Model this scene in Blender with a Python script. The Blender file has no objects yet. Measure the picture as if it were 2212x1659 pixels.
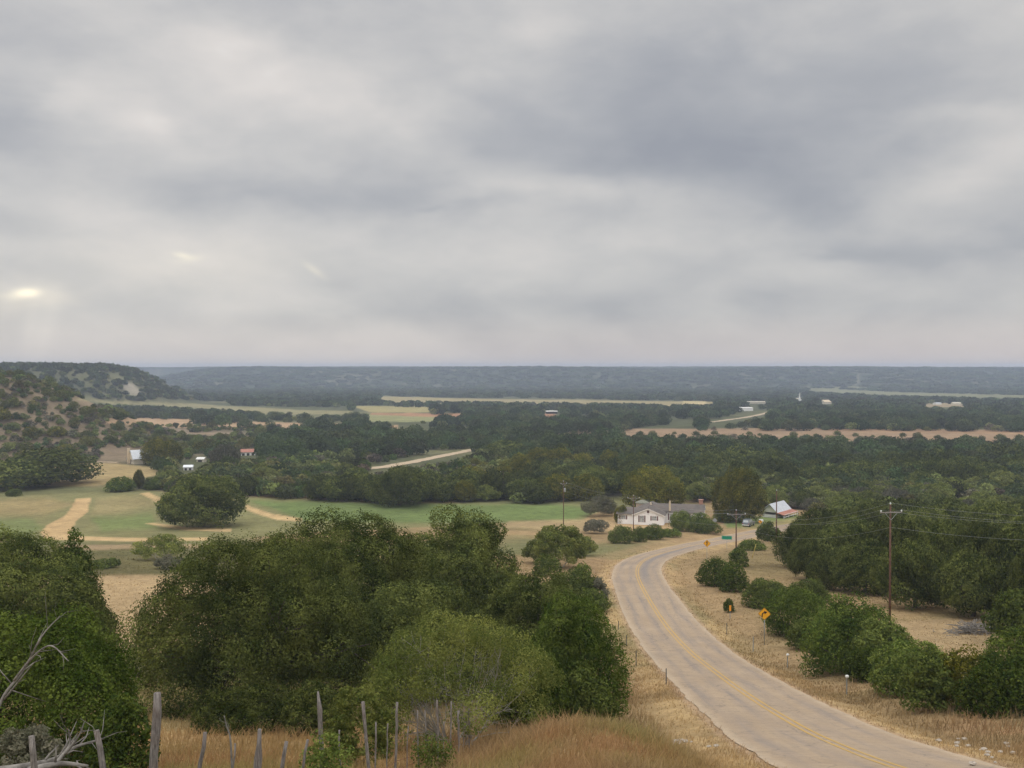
import bpy, math, random
import numpy as np
C = bpy.context.scene.collection
R = math.radians
F = 2150.0; CX = 1106.0; CY = 829.5; PITCH = math.atan(34.5/2150)
cp, sp = math.cos(PITCH), math.sin(PITCH)

# ------------------------------------------------------------------ numeric helpers
def hash2(i, j, seed):
    n = (i.astype(np.int64)*374761393 + j.astype(np.int64)*668265263 + seed*1274126177) & 0x7fffffff
    n = ((n ^ (n >> 13))*1274126177) & 0x7fffffff
    n = n ^ (n >> 16)
    return (n & 0xffff)/65535.0
def vnoise(x, y, seed=0):
    x = np.asarray(x, float); y = np.asarray(y, float)
    i = np.floor(x); j = np.floor(y); fx = x-i; fy = y-j
    fx = fx*fx*(3-2*fx); fy = fy*fy*(3-2*fy)
    a = hash2(i, j, seed); b = hash2(i+1, j, seed); c = hash2(i, j+1, seed); d = hash2(i+1, j+1, seed)
    return (a*(1-fx)+b*fx)*(1-fy)+(c*(1-fx)+d*fx)*fy
def fbm(x, y, seed=0, o=4):
    s = 0; a = .5; t = 0
    for k in range(o):
        s = s + a*vnoise(np.asarray(x)*2**k+17.3*k, np.asarray(y)*2**k-9.1*k, seed+k); t += a; a *= .5
    return s/t
def sstep(a, b, x):
    t = np.clip((x-a)/(b-a), 0, 1); return t*t*(3-2*t)

# ------------------------------------------------------------------ terrain height (eye level is z = 0)
PT = np.array([(-400,1.3),(-5,1.6),(0,1.65),(5,3.2),(10,5.2),(16,7.6),(20,9.1),(25,10.65),(30,12.05),(35,13.7),(40,15.05),(47,16.7),(58,18.95),
    (70,21.4),(85,23.9),(105,25.7),(125,27.5),(145,29.5),(168,32.0),(205,36.3),(240,39.4),(280,41.4),(340,42.6),(440,43.2),(600,44.2),(800,45.2),
    (1300,49),(1800,53),(2300,57),(2800,59),(12000,59)], float)
_t = np.linspace(0, 1, 4000); _ys = -30+ (12030)*(_t**3)
_d = np.interp(_ys, PT[:,0], PT[:,1])
_k = np.ones(61)/61; _d = np.convolve(np.pad(_d, 30, mode='edge'), _k, 'valid')
def Hb(x, y):
    x = np.asarray(x, float); y = np.asarray(y, float)
    z = -np.interp(y, _ys, _d)
    z = z + 1.35*np.exp(-((x-2.3)/2.7)**2-((y-29)/9.0)**2)
    # near hill on the left, mesa behind it
    w = 14*(fbm(x/70, y/70, 5)-.5)
    d1 = np.hypot((x+352)/1.0, (y-560)/1.15)+w
    z = z + 41*(1-sstep(46, 172, d1))
    w2 = 60*(fbm(x/160, y/160, 8)-.5)
    sd = -(x+505) - .18*(y-1300) + w2
    m2 = sstep(-95, 40, sd)*sstep(1020, 1180, y+w2)*(1-sstep(1450, 1700, y))
    z = z + m2*(1.0+2.2*(fbm(x/120, y/120, 9)-.5)*2-z)
    # far plateau
    ye = y + 420*(fbm(x/700, y/900, 11)-.5) + 700*sstep(-300,-900,x)*sstep(0,1,(3600-y)/800)*0
    top = -3.0 + 15*(fbm(x/620, 3.3+y/1500, 13)-.5)
    m3 = sstep(2500, 3500, ye + 260*(fbm(x/260, y/400, 14)-.5))
    gap = np.exp(-((x/np.maximum(y,1)+.375)/.05)**2)
    m3 = m3*(1-.8*gap*(y < 4300))
    z = z + m3*(top - z)
    m4 = sstep(4700, 5600, ye)
    z = z + m4*(3.0+16*(fbm(x/1500, 7.7+0*y, 15)-.5) - z)
    return z
def ray(u, v):
    dx = (u-CX)/F; dz = -(v-CY)/F
    return np.array([dx, cp+dz*sp, -sp+dz*cp])
def cast(u, v, Hf=Hb):
    d = ray(u, v); t = np.exp(np.linspace(math.log(7), math.log(7000), 3000))
    g = Hf(d[0]*t, d[1]*t); df = d[2]*t-g
    k = np.argmax(df < 0)
    if df[k] >= 0: k = len(t)-1
    a = t[k-1]+(t[k]-t[k-1])*df[k-1]/(df[k-1]-df[k]+1e-9) if k > 0 else t[0]
    return d*a
def proj(x, y, z):
    dep = y*cp-z*sp; dep = np.where(np.abs(dep) < .5, .5, dep)
    u = x/dep*F+CX; v = CY-F*(y*sp+z*cp)/dep
    return u, v, dep
def catmull(P, n=12):
    P = np.asarray(P, float); Q = np.vstack([2*P[0]-P[1], P, 2*P[-1]-P[-2]]); out = []
    for i in range(1, len(Q)-2):
        for s in np.linspace(0, 1, n, endpoint=False):
            out.append(.5*((2*Q[i])+(-Q[i-1]+Q[i+1])*s+(2*Q[i-1]-5*Q[i]+4*Q[i+1]-Q[i+2])*s*s+(-Q[i-1]+3*Q[i]-3*Q[i+1]+Q[i+2])*s**3))
    out.append(Q[-2]); return np.array(out)
def resample(P, step):
    L = np.r_[0, np.cumsum(np.linalg.norm(np.diff(P, axis=0), axis=1))]
    s = np.arange(0, L[-1], step); return np.stack([np.interp(s, L, P[:,k]) for k in range(P.shape[1])], 1)
def smooth(P, n, it=1):
    for _ in range(it):
        Q = np.pad(P, ((n,n),(0,0)), mode='reflect', reflect_type='odd')
        P = np.stack([np.convolve(Q[:,k], np.ones(2*n+1)/(2*n+1), 'valid') for k in range(P.shape[1])], 1)
    return P
CPX = [(1912,1658),(1780,1596),(1647,1527),(1533,1443),(1461,1380),(1419,1325),(1385,1266),(1375,1238),(1384,1216),(1420,1199),(1500,1178),(1570,1165),(1636,1150.5)]
cw = [cast(*p)[:2] for p in CPX]
cw = [np.array([10.2,-30]), np.array([10.6,5]), np.array([10.9,18])]+cw+[cw[-1]+np.array([26,30]), cw[-1]+np.array([70,62]), cw[-1]+np.array([140,90])]
ROAD = smooth(resample(catmull(cw), .8), 9, 2)
RW = 3.5
def dist_poly(x, y, P, chunk=20000):
    x = np.ravel(x); y = np.ravel(y); out = np.empty(len(x)); 
    Q = P[::3]
    for a in range(0, len(x), chunk):
        out[a:a+chunk] = np.sqrt(((x[a:a+chunk,None]-Q[None,:,0])**2+(y[a:a+chunk,None]-Q[None,:,1])**2).min(1))
    return out
def droad(x, y):
    x = np.asarray(x, float); y = np.asarray(y, float); xf = x.ravel(); yf = y.ravel()
    o = np.full(len(xf), 60.0); m = (xf > -60) & (xf < 260) & (yf > -60) & (yf < 420)
    if m.any():
        o[m] = np.minimum(60, dist_poly(xf[m], yf[m], ROAD))
    return o.reshape(x.shape)
def H(x, y, dr=None):
    x = np.asarray(x, float); y = np.asarray(y, float)
    if dr is None: dr = droad(x, y)
    r = np.hypot(x, y)
    a = sstep(4, 22, dr)
    n = a*(.22*(fbm(x/6, y/6, 21)-.5)*sstep(6, 20, r) + 1.3*(fbm(x/45, y/45, 22)-.5)*sstep(40, 140, r))
    n = n + sstep(300, 700, r)*2.2*(fbm(x/150, y/150, 23)-.5)
    # shallow ditch beside the road
    n = n - .35*np.exp(-((dr-6.2)/1.6)**2)*sstep(25, 45, y)
    return Hb(x, y)+n
def H1(x, y): return float(H(np.array([x]), np.array([y]))[0])

# ------------------------------------------------------------------ mesh and node helpers
def np_mesh(name, V, Fq, mats=(), attrs=None, smoothf=False, mi=None):
    me = bpy.data.meshes.new(name); V = np.asarray(V, np.float32); Fq = np.asarray(Fq, np.int32)
    k = Fq.shape[1]
    me.vertices.add(len(V)); me.vertices.foreach_set('co', V.ravel())
    me.loops.add(Fq.size); me.loops.foreach_set('vertex_index', Fq.ravel())
    me.polygons.add(len(Fq)); me.polygons.foreach_set('loop_start', np.arange(0, Fq.size, k, dtype=np.int32))
    if mi is not None: me.polygons.foreach_set('material_index', np.asarray(mi, np.int32))
    me.polygons.foreach_set('use_smooth', np.full(len(Fq), smoothf))
    for m in mats: me.materials.append(m)
    for an, av in (attrs or {}).items():
        av = np.asarray(av, np.float32)
        if av.ndim == 1:
            at = me.attributes.new(an, 'FLOAT', 'POINT'); at.data.foreach_set('value', av)
        else:
            if av.shape[1] == 3: av = np.c_[av, np.ones(len(av), np.float32)]
            at = me.attributes.new(an, 'FLOAT_COLOR', 'POINT'); at.data.foreach_set('color', av.ravel())
    me.update(calc_edges=True); return me
def link(name, data, parent=None, label=None, cat=None, group=None, kind=None, loc=None, rotz=0, scale=None):
    o = bpy.data.objects.new(name, data); C.objects.link(o)
    if parent is not None: o.parent = parent
    if loc is not None: o.location = [float(c) for c in loc]
    if rotz: o.rotation_euler = (0, 0, float(rotz))
    if scale is not None: o.scale = [float(c) for c in scale]
    for k, v in (('label', label), ('category', cat), ('group', group), ('kind', kind)):
        if v: o[k] = v
    return o
class MB:
    def __init__(s): s.v = []; s.f = []
    def add(s, vs, fs):
        b = len(s.v); s.v += [tuple(map(float, v)) for v in vs]; s.f += [tuple(i+b for i in f) for f in fs]
    def box(s, x0, y0, z0, x1, y1, z1):
        s.add([(x0,y0,z0),(x1,y0,z0),(x1,y1,z0),(x0,y1,z0),(x0,y0,z1),(x1,y0,z1),(x1,y1,z1),(x0,y1,z1)],
              [(0,3,2,1),(4,5,6,7),(0,1,5,4),(1,2,6,5),(2,3,7,6),(3,0,4,7)])
    def prism(s, poly, y0, y1):      # polygon in x,z pushed along y
        n = len(poly); s.add([(x,y0,z) for x,z in poly]+[(x,y1,z) for x,z in poly],
            [tuple(range(n)), tuple(range(2*n-1, n-1, -1))]+[(i, i+n, (i+1)%n+n, (i+1)%n) for i in range(n)])
    def xprism(s, poly, x0, x1):     # polygon in y,z pushed along x
        n = len(poly); s.add([(x0,y,z) for y,z in poly]+[(x1,y,z) for y,z in poly],
            [tuple(range(n-1, -1, -1)), tuple(range(n, 2*n))]+[(i, (i+1)%n, (i+1)%n+n, i+n) for i in range(n)])
    def tube(s, P, rad, n=6, cap=True):
        P = np.asarray(P, float); m = len(P)
        rad = np.broadcast_to(np.asarray(rad, float), (m,)); b = len(s.v)
        T = np.gradient(P, axis=0); T /= np.linalg.norm(T, axis=1)[:,None]+1e-9
        ref = np.array([0.,0,1.]) if abs(T[0][2]) < .9 else np.array([1.,0,0])
        for i in range(m):
            u = np.cross(T[i], ref); u /= np.linalg.norm(u)+1e-9; w = np.cross(T[i], u)
            for k in range(n):
                a = 2*math.pi*k/n; s.v.append(tuple(P[i]+rad[i]*(math.cos(a)*u+math.sin(a)*w)))
        for i in range(m-1):
            for k in range(n):
                s.f.append((b+i*n+k, b+i*n+(k+1)%n, b+(i+1)*n+(k+1)%n, b+(i+1)*n+k))
        if cap:
            s.f.append(tuple(b+k for k in range(n-1, -1, -1))); s.f.append(tuple(b+(m-1)*n+k for k in range(n)))
    def mesh(s, name, mats, sm=False):
        me = bpy.data.meshes.new(name); me.from_pydata(s.v, [], s.f)
        for m in (mats if isinstance(mats, (list, tuple)) else [mats]): me.materials.append(m)
        if sm: me.polygons.foreach_set('use_smooth', [True]*len(me.polygons))
        me.update(); return me
    def build(s, name, mats, parent=None, sm=False, **kw):
        return link(name, s.mesh(name, mats, sm), parent, **kw)

class NT:
    def __init__(s, nt): s.nt = nt; s.n = nt.nodes; s.l = nt.links
    def node(s, t, **kw):
        x = s.n.new(t)
        for k, v in kw.items(): setattr(x, k, v)
        return x
    def put(s, sock, v):
        if hasattr(v, 'is_linked') or hasattr(v, 'links'): s.l.new(v, sock)
        elif isinstance(v, (tuple, list)) and len(v) == 3 and sock.type == 'RGBA': sock.default_value = (*v, 1)
        else: sock.default_value = v
    def math(s, op, a, b=0.0, c=None, clamp=False):
        x = s.node('ShaderNodeMath', operation=op, use_clamp=clamp); s.put(x.inputs[0], a); s.put(x.inputs[1], b)
        if c is not None: s.put(x.inputs[2], c)
        return x.outputs[0]
    def vmath(s, op, a, b):
        x = s.node('ShaderNodeVectorMath', operation=op); s.put(x.inputs[0], a); s.put(x.inputs[1], b); return x.outputs[0]
    def mix(s, f, a, b, mode='MIX'):
        x = s.node('ShaderNodeMix', data_type='RGBA', blend_type=mode); s.put(x.inputs[0], f); s.put(x.inputs[6], a); s.put(x.inputs[7], b); return x.outputs[2]
    def noise(s, vec, scale, detail=3, rough=.55, out=0, dist=0.0):
        x = s.node('ShaderNodeTexNoise'); s.put(x.inputs['Vector'], vec); x.inputs['Scale'].default_value = scale
        x.inputs['Detail'].default_value = detail; x.inputs['Roughness'].default_value = rough; x.inputs['Distortion'].default_value = dist
        return x.outputs[out]
    def ramp(s, f, stops):
        x = s.node('ShaderNodeValToRGB'); s.put(x.inputs[0], f); e = x.color_ramp.elements
        while len(e) < len(stops): e.new(.5)
        for q, (p, c) in zip(e, stops): q.position = p; q.color = (*c, 1) if len(c) == 3 else c
        return x.outputs[0]
    def mr(s, v, a, b, c, d):
        x = s.node('ShaderNodeMapRange'); s.put(x.inputs[0], v)
        for i, q in enumerate((a, b, c, d)): x.inputs[i+1].default_value = q
        return x.outputs[0]
    def attr(s, name, out='Fac'):
        x = s.node('ShaderNodeAttribute', attribute_name=name); return x.outputs[out]
def mat(name, fn, rough=.9, spec=.2, metal=0):
    m = bpy.data.materials.new(name); m.use_nodes = True; t = NT(m.node_tree)
    b = t.n['Principled BSDF']; b.inputs['Roughness'].default_value = rough; b.inputs['Specular IOR Level'].default_value = spec; b.inputs['Metallic'].default_value = metal
    geo = t.node('ShaderNodeNewGeometry').outputs['Position']; tc = t.node('ShaderNodeTexCoord').outputs['Object']
    c = fn(t, geo, tc, b); t.put(b.inputs['Base Color'], c); return m
def bump(t, b, h, strength=.5, dist=.05):
    x = t.node('ShaderNodeBump'); t.put(x.inputs['Height'], h); x.inputs['Strength'].default_value = strength; x.inputs['Distance'].default_value = dist
    t.l.new(x.outputs[0], b.inputs['Normal'])
def speck(name, c1, c2, scale=4, rough=.85, bmp=0, use='obj', **kw):
    def fn(t, geo, tc, b):
        v = tc if use == 'obj' else geo
        n = t.noise(v, scale, 4, .6)
        if bmp: bump(t, b, n, bmp, .02)
        return t.mix(t.mr(n, .3, .7, 0, 1), c1, c2)
    return mat(name, fn, rough, **kw)
def leafmat(name, A, B, Cc=None, transl=.25):
    m = bpy.data.materials.new(name); m.use_nodes = True; t = NT(m.node_tree); t.n.clear()
    out = t.node('ShaderNodeOutputMaterial'); tv = t.attr('tv'); oi = t.node('ShaderNodeObjectInfo').outputs['Random']
    col = t.mix(tv, A, B)
    if Cc is not None: col = t.mix(t.mr(oi, .35, 1, 0, .9), col, t.mix(tv, Cc, B))
    tc = t.node('ShaderNodeTexCoord').outputs['Object']
    n = t.noise(tc, .35, 3, .6)
    k = t.math('MULTIPLY', t.mr(n, .3, .7, .78, 1.25), t.mr(t.math('FRACT', t.math('MULTIPLY', oi, 7.31)), 0, 1, .62, 1.24))
    col = t.vmath('SCALE', col, (0,0,0)); t.nt.nodes[-1].operation = 'SCALE'; t.put(t.nt.nodes[-1].inputs['Scale'], k)
    d = t.node('ShaderNodeBsdfDiffuse'); t.put(d.inputs[0], col); tr = t.node('ShaderNodeBsdfTranslucent'); t.put(tr.inputs[0], col)
    mx = t.node('ShaderNodeMixShader'); mx.inputs[0].default_value = transl
    t.l.new(d.outputs[0], mx.inputs[1]); t.l.new(tr.outputs[0], mx.inputs[2]); t.l.new(mx.outputs[0], out.inputs[0])
    return m
LEAF = dict(
 oak=leafmat('live_oak_leaves', (.036,.052,.014), (.165,.185,.050), (.050,.066,.022)),
 elm=leafmat('broadleaf_leaves', (.060,.072,.012), (.215,.195,.032), (.070,.085,.016)),
 juniper=leafmat('juniper_needles', (.046,.076,.013), (.150,.190,.038), (.05,.085,.02)),
 mesq=leafmat('mesquite_leaves', (.100,.130,.032), (.28,.30,.080), (.12,.13,.055), .35),
 grey=leafmat('grey_twigs', (.11,.11,.075), (.20,.185,.13), (.10,.11,.06)),
)
LEAF['shrub'] = leafmat('shrub_leaves', (.070,.105,.022), (.21,.25,.060), (.09,.115,.035))
BARK = speck('dark_bark', (.055,.042,.033), (.13,.11,.09), 6, .95, .5)
PALEBARK = speck('pale_bark', (.20,.18,.155), (.38,.36,.32), 5, .95, .5)
DEAD = speck('weathered_dead_wood', (.11,.10,.09), (.30,.28,.25), 7, .95, .6)
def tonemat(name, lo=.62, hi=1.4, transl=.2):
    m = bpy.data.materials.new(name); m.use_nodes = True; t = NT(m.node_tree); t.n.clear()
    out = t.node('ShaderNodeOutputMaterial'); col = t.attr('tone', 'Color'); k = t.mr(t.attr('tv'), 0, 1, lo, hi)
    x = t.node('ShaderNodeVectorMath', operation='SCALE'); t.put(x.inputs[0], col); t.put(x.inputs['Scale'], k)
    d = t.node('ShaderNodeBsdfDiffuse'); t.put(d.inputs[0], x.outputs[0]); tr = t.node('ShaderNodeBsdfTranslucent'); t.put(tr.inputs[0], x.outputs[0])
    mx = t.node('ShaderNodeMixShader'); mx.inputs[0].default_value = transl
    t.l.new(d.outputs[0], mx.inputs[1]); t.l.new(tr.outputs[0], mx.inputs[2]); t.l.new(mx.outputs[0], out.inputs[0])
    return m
# ------------------------------------------------------------------ ground colour zones (traced once on the terrain, kept in world space)
TAN=(.30,.212,.110); STRAW=(.47,.335,.17); PALE=(.40,.31,.17); OLIVE=(.17,.165,.075); GREEN=(.115,.185,.045); RED=(.37,.20,.115); SCRUB=(.085,.092,.045)
SOIL=(.48,.37,.26); RUST=(.36,.19,.085); FAR=(.25,.225,.115)
ZONES = [ # polygon, colour, strength, softness px, wobble px
 ([(-300,1000),(235,1000),(330,1010),(345,1025),(200,1050),(-300,1050)], (.36,.27,.13), .9, 2, 3),
 ([(-300,1088),(190,1064),(330,1062),(500,1072),(790,1086),(1240,1088),(1300,1100),(1250,1128),(1130,1128),(1000,1134),(640,1152),(450,1172),(90,1170),(-300,1163)], (.20,.19,.085), .95, 1.5, 2),
 ([(540,1082),(790,1086),(1240,1090),(1290,1104),(1240,1124),(1000,1130),(660,1125)], (.115,.185,.055), .7, 6, 4),
 ([(-100,1085),(100,1075),(160,1090),(90,1110),(-100,1120)], (.33,.25,.12), .75, 9, 8),
 ([(210,1080),(300,1074),(350,1085),(280,1105),(200,1110)], (.30,.24,.115), .7, 9, 8),
 ([(-100,1125),(60,1120),(100,1140),(60,1160),(-100,1160)], (.16,.20,.07), .7, 6, 6),
 ([(200,1120),(330,1110),(340,1140),(220,1150)], (.15,.20,.065), .7, 8, 6),
 ([(1100,1126),(1240,1122),(1340,1128),(1440,1134),(1420,1142),(1250,1146),(1080,1140)], (.40,.30,.16), .8, 3, 2),
 ([(165,1078),(195,1076),(190,1105),(165,1125),(150,1150),(150,1163),(95,1160),(88,1150),(100,1135),(140,1115),(155,1095)], (.50,.345,.175), .95, 1.5, 1.5),
 ([(90,1156),(160,1158),(300,1162),(450,1161),(450,1167),(300,1170),(100,1166)], (.50,.35,.18), .95, 1.2, 1),
 ([(303,1066),(322,1064),(352,1078),(352,1086),(340,1085),(318,1074)], (.50,.355,.18), .95, 1.2, 1),
 ([(528,1088),(545,1096),(590,1110),(650,1120),(650,1126),(600,1124),(560,1112),(530,1100)], (.50,.355,.18), .95, 1.2, 1),
 ([(312,1131),(330,1129),(400,1138),(500,1142),(500,1149),(400,1146),(330,1134)], (.50,.355,.18), .95, 1.2, 1),
 ([(120,1176),(430,1176),(520,1172),(520,1183),(430,1186),(200,1190),(120,1184)], (.36,.25,.15), .7, 2, 2),
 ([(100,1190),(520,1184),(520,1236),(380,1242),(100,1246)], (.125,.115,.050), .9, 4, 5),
 ([(-200,1246),(600,1240),(600,1410),(-200,1420)], (.40,.29,.16), .9, 4, 4),
 ([(-200,1490),(900,1470),(900,1580),(-200,1600)], (.33,.25,.12), .7, 8, 5),
 ([(-300,1600),(500,1575),(900,1560),(900,1900),(-300,1900)], (.38,.245,.11), .55, 10, 8),
 # far fields
 ([(160,860),(300,868),(420,872),(500,878),(570,880),(640,885),(760,888),(760,893),(640,896),(590,903),(500,904),(528,890),(420,880),(300,876),(200,870)], FAR, .95, 1, 1),
 ([(225,901),(400,905),(500,909),(600,912),(755,916),(800,918),(860,918),(860,930),(755,930),(600,930),(400,925),(225,915)], (.38,.26,.155), 1, .8, .6),
 ([(750,856),(824,856),(1010,861),(1290,865),(1474,867),(1545,868),(1545,880),(1290,880),(1010,876),(824,868)], (.30,.25,.125), 1, .8, .6),
 ([(760,877),(927,878),(927,891),(800,891)], (.34,.29,.13), .9, 1, 1),
 ([(797,896),(940,896),(940,911),(797,911)], (.26,.26,.12), .9, 1, 1),
 ([(800,892),(1000,893),(1200,893),(1200,905),(1000,903),(800,896)], RED, .9, 1, 1),
 ([(1040,908),(1300,908),(1340,915),(1340,925),(1150,922)], (.32,.27,.15), .9, 1.5, 1),
 ([(1190,925),(1474,926),(1790,924),(2212,929),(2600,932),(2600,972),(2212,962),(1775,952),(1474,948),(1194,940)], (.28,.195,.12), 1, .8, .6),
 ([(1790,925),(2212,930),(2600,933),(2600,942),(2212,938),(1790,933)], (.31,.20,.115), .9, .8, .6),
 ([(1748,837),(1850,835),(1958,848),(2212,853),(2500,856),(2500,864),(2212,861),(1875,855),(1748,843)], (.19,.19,.095), 1, .8, 1),
 ([(1475,866),(1525,867),(1525,876),(1475,876)], (.46,.37,.19), 1, .8, .5),
 ([(380,838),(560,846),(760,850),(760,856),(560,853),(380,845)], (.17,.23,.09), .9, 1, 1),
 ([(1851,808),(1858,808),(1853,833),(1847,833)], (.20,.185,.13), .7, .8, .4),
 ([(1880,868),(2000,870),(2090,872),(2090,880),(1880,878)], (.36,.28,.17), .8, 1, 1),
 # house yards, lane
 ([(1300,1128),(1450,1132),(1450,1146),(1330,1150),(1290,1140)], (.43,.30,.16), .9, 2, 2),
 ([(1560,1118),(1720,1112),(1760,1128),(1660,1145),(1570,1140)], (.13,.185,.055), .9, 3, 2),
 # right side clearing
 ([(1440,1200),(1560,1185),(1640,1165),(1700,1160),(1760,1240),(1820,1275),(1700,1340),(1640,1390),(1540,1340)], (.255,.187,.095), .8, 10, 9),
 ([(1880,1345),(2212,1325),(2400,1325),(2400,1420),(1880,1420)], (.37,.265,.15), .8, 4, 4),
 # bare hillside on the left and rock outcrop on the mesa
 ([(-300,880),(60,885),(180,905),(205,930),(140,965),(-300,975)], (.20,.155,.10), .85, 10, 16),
]
def pinside(px, py, poly):
    P = np.asarray(poly, float); inside = np.zeros(px.shape, bool); d2 = np.full(px.shape, 1e9)
    for i in range(len(P)):
        x0, y0 = P[i]; x1, y1 = P[(i+1) % len(P)]
        c = ((y0 > py) != (y1 > py)) & (px < (x1-x0)*(py-y0)/((y1-y0) if y1 != y0 else 1e-9)+x0)
        inside ^= c
        ex, ey = x1-x0, y1-y0; t = np.clip(((px-x0)*ex+(py-y0)*ey)/(ex*ex+ey*ey+1e-9), 0, 1)
        d2 = np.minimum(d2, (px-x0-t*ex)**2+(py-y0-t*ey)**2)
    return np.where(inside, 1, -1)*np.sqrt(d2)
def ground_tone(x, y, z, dr):
    r = np.hypot(x, y)
    n1 = fbm(x/9, y/9, 31)[...,None]; n2 = fbm(x/38, y/38, 32)[...,None]; n3 = fbm(x/130, y/170, 33)[...,None]
    T = lambda c: np.array(c)
    col = T(TAN)*(1-sstep(.42,.66,n2)) + T(OLIVE)*sstep(.42,.66,n2)
    far = sstep(330, 460, r)[...,None]
    col = col*(1-far) + far*(T(SCRUB)*(1-.35*sstep(.5,.7,n3)) + T(FAR)*.35*sstep(.5,.7,n3))
    ridge = sstep(2500, 2700, r)[...,None]; n5 = fbm(x/90, y/220, 37)[...,None]
    col = col*(1-ridge) + ridge*(T((.045,.058,.028))*(1-sstep(.5,.72,n5)*.6)+T((.16,.15,.085))*sstep(.5,.72,n5)*.6)
    hl = (sstep(225,180,np.hypot(x+352, (y-560)/1.15)))[...,None]; col = col*(1-hl)+hl*(T((.17,.135,.085))*(1-n2)+T((.24,.18,.12))*n2)
    col = col*(.72+.56*n1)
    u, v, dep = proj(x, y, z)
    ok = (y > 20) & (u > -500) & (u < 2700)
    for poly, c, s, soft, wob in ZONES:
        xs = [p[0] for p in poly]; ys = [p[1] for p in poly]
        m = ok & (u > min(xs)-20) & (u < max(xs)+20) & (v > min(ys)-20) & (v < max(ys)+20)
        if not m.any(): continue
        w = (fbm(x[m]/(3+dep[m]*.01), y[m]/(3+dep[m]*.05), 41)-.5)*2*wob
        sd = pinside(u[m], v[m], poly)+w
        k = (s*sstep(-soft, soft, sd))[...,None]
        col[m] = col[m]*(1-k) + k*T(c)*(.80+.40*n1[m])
    # rocky outcrop and bare bands on the mesa flank
    q = pinside(u, v, [(270,822),(290,828),(305,845),(300,858),(280,852),(262,838)])
    k = (sstep(-6, 5, q+14*(fbm(x/14, y/30, 51)-.5))*ok*(r > 900))[...,None]; col = col*(1-k)+k*T((.34,.30,.23))
    mes = ((z > -44) & (y > 1000) & (y < 1900) & (x < -380))[...,None]*sstep(.45,.62,fbm(x/30, y/50, 52))[...,None]
    col = col*(1-.6*mes)+.6*mes*T((.12,.125,.065))
    # road verges: cream grass at the edge, redder mound in front, bare chips right at the asphalt
    nv = fbm(x/3.2, y/3.2, 61)[...,None]
    k = (np.exp(-((dr-4.6)/1.5)**2)*(y < 330))[...,None]*(.25+.55*sstep(.35,.65,nv)); col = col*(1-k)+k*T((.50,.355,.18))
    k = (np.exp(-((dr-3.65)/.32)**2)*(y < 330))[...,None]*.8; col = col*(1-k)+k*T((.44,.31,.20))
    k = (np.exp(-((dr-7.5)/2.6)**2)*(y > 60)*(y < 330))[...,None]*.45; col = col*(1-k)+k*T((.40,.27,.15))
    leftside = (x < 8)
    k = (sstep(46, 26, y)*leftside*sstep(4.8, 7.5, dr))[...,None]*sstep(.3,.6,fbm(x/3.5,y/5,62))[...,None]*.9
    col = col*(1-k)+k*T((.34,.205,.098))
    k = (sstep(44, 24, y)*leftside*sstep(5.5, 8, dr))[...,None]*sstep(.42,.62,fbm(x/3+5,y/4,63))[...,None]*.7
    col = col*(1-k)+k*T((.26,.235,.085))
    k = (sstep(52, 38, y)*(x > 12)*sstep(5.5, 8.5, dr))[...,None]*sstep(.4,.6,fbm(x/4,y/4,64))[...,None]*.6
    col = col*(1-k)+k*T((.36,.20,.11))
    k = (sstep(40,60,y)*sstep(75,55,y)*(x < 9)*sstep(7,12,dr))[...,None]*.5; col = col*(1-k)+k*T((.19,.185,.07))
    return np.clip(col, .01, .8)

# ground sheet: fan of rings, finest in front
fr = np.linspace(-41, 41, 640); side = np.r_[np.linspace(45, 315, 61)]
ang = np.radians(np.r_[fr, side]); rr = np.exp(np.linspace(math.log(1.2), math.log(6600), 840))
AA, RR = np.meshgrid(ang, rr); GX = RR*np.sin(AA); GY = RR*np.cos(AA)
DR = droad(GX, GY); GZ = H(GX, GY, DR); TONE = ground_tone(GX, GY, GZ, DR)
GZ2 = GZ - .28*(1-sstep(RW-.9, RW-.25, DR))
na, nr = len(ang), len(rr)
idx = np.arange(nr*na).reshape(nr, na); nx = np.roll(idx, -1, 1)
Q = np.stack([idx[:-1], idx[1:], nx[1:], nx[:-1]], -1).reshape(-1, 4)
def f_ground(t, geo, tc, b):
    c = t.attr('tone', 'Color'); sc = t.vmath('MULTIPLY', geo, (1,1,1))
    n1 = t.noise(geo, 3.5, 5, .7); n2 = t.noise(geo, .5, 4, .65); n3 = t.noise(geo, .06, 3, .6)
    k = t.math('MULTIPLY', t.math('MULTIPLY', t.mr(n1, .3,.7,.72,1.28), t.mr(n2,.3,.7,.80,1.2)), t.mr(n3,.3,.7,.88,1.12))
    x = t.node('ShaderNodeVectorMath', operation='SCALE'); t.put(x.inputs[0], c); t.put(x.inputs['Scale'], k)
    bump(t, b, t.math('ADD', n1, t.math('MULTIPLY', n2, 2)), .7, .25)
    return x.outputs[0]
MG = mat('ground_grass_soil', f_ground, 1.0, spec=0.05)
gm = np_mesh('ground', np.c_[GX.ravel(), GY.ravel(), GZ2.ravel()], Q, [MG], {'tone': TONE.reshape(-1,3)}, True)
link('ground', gm, kind='structure')

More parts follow.
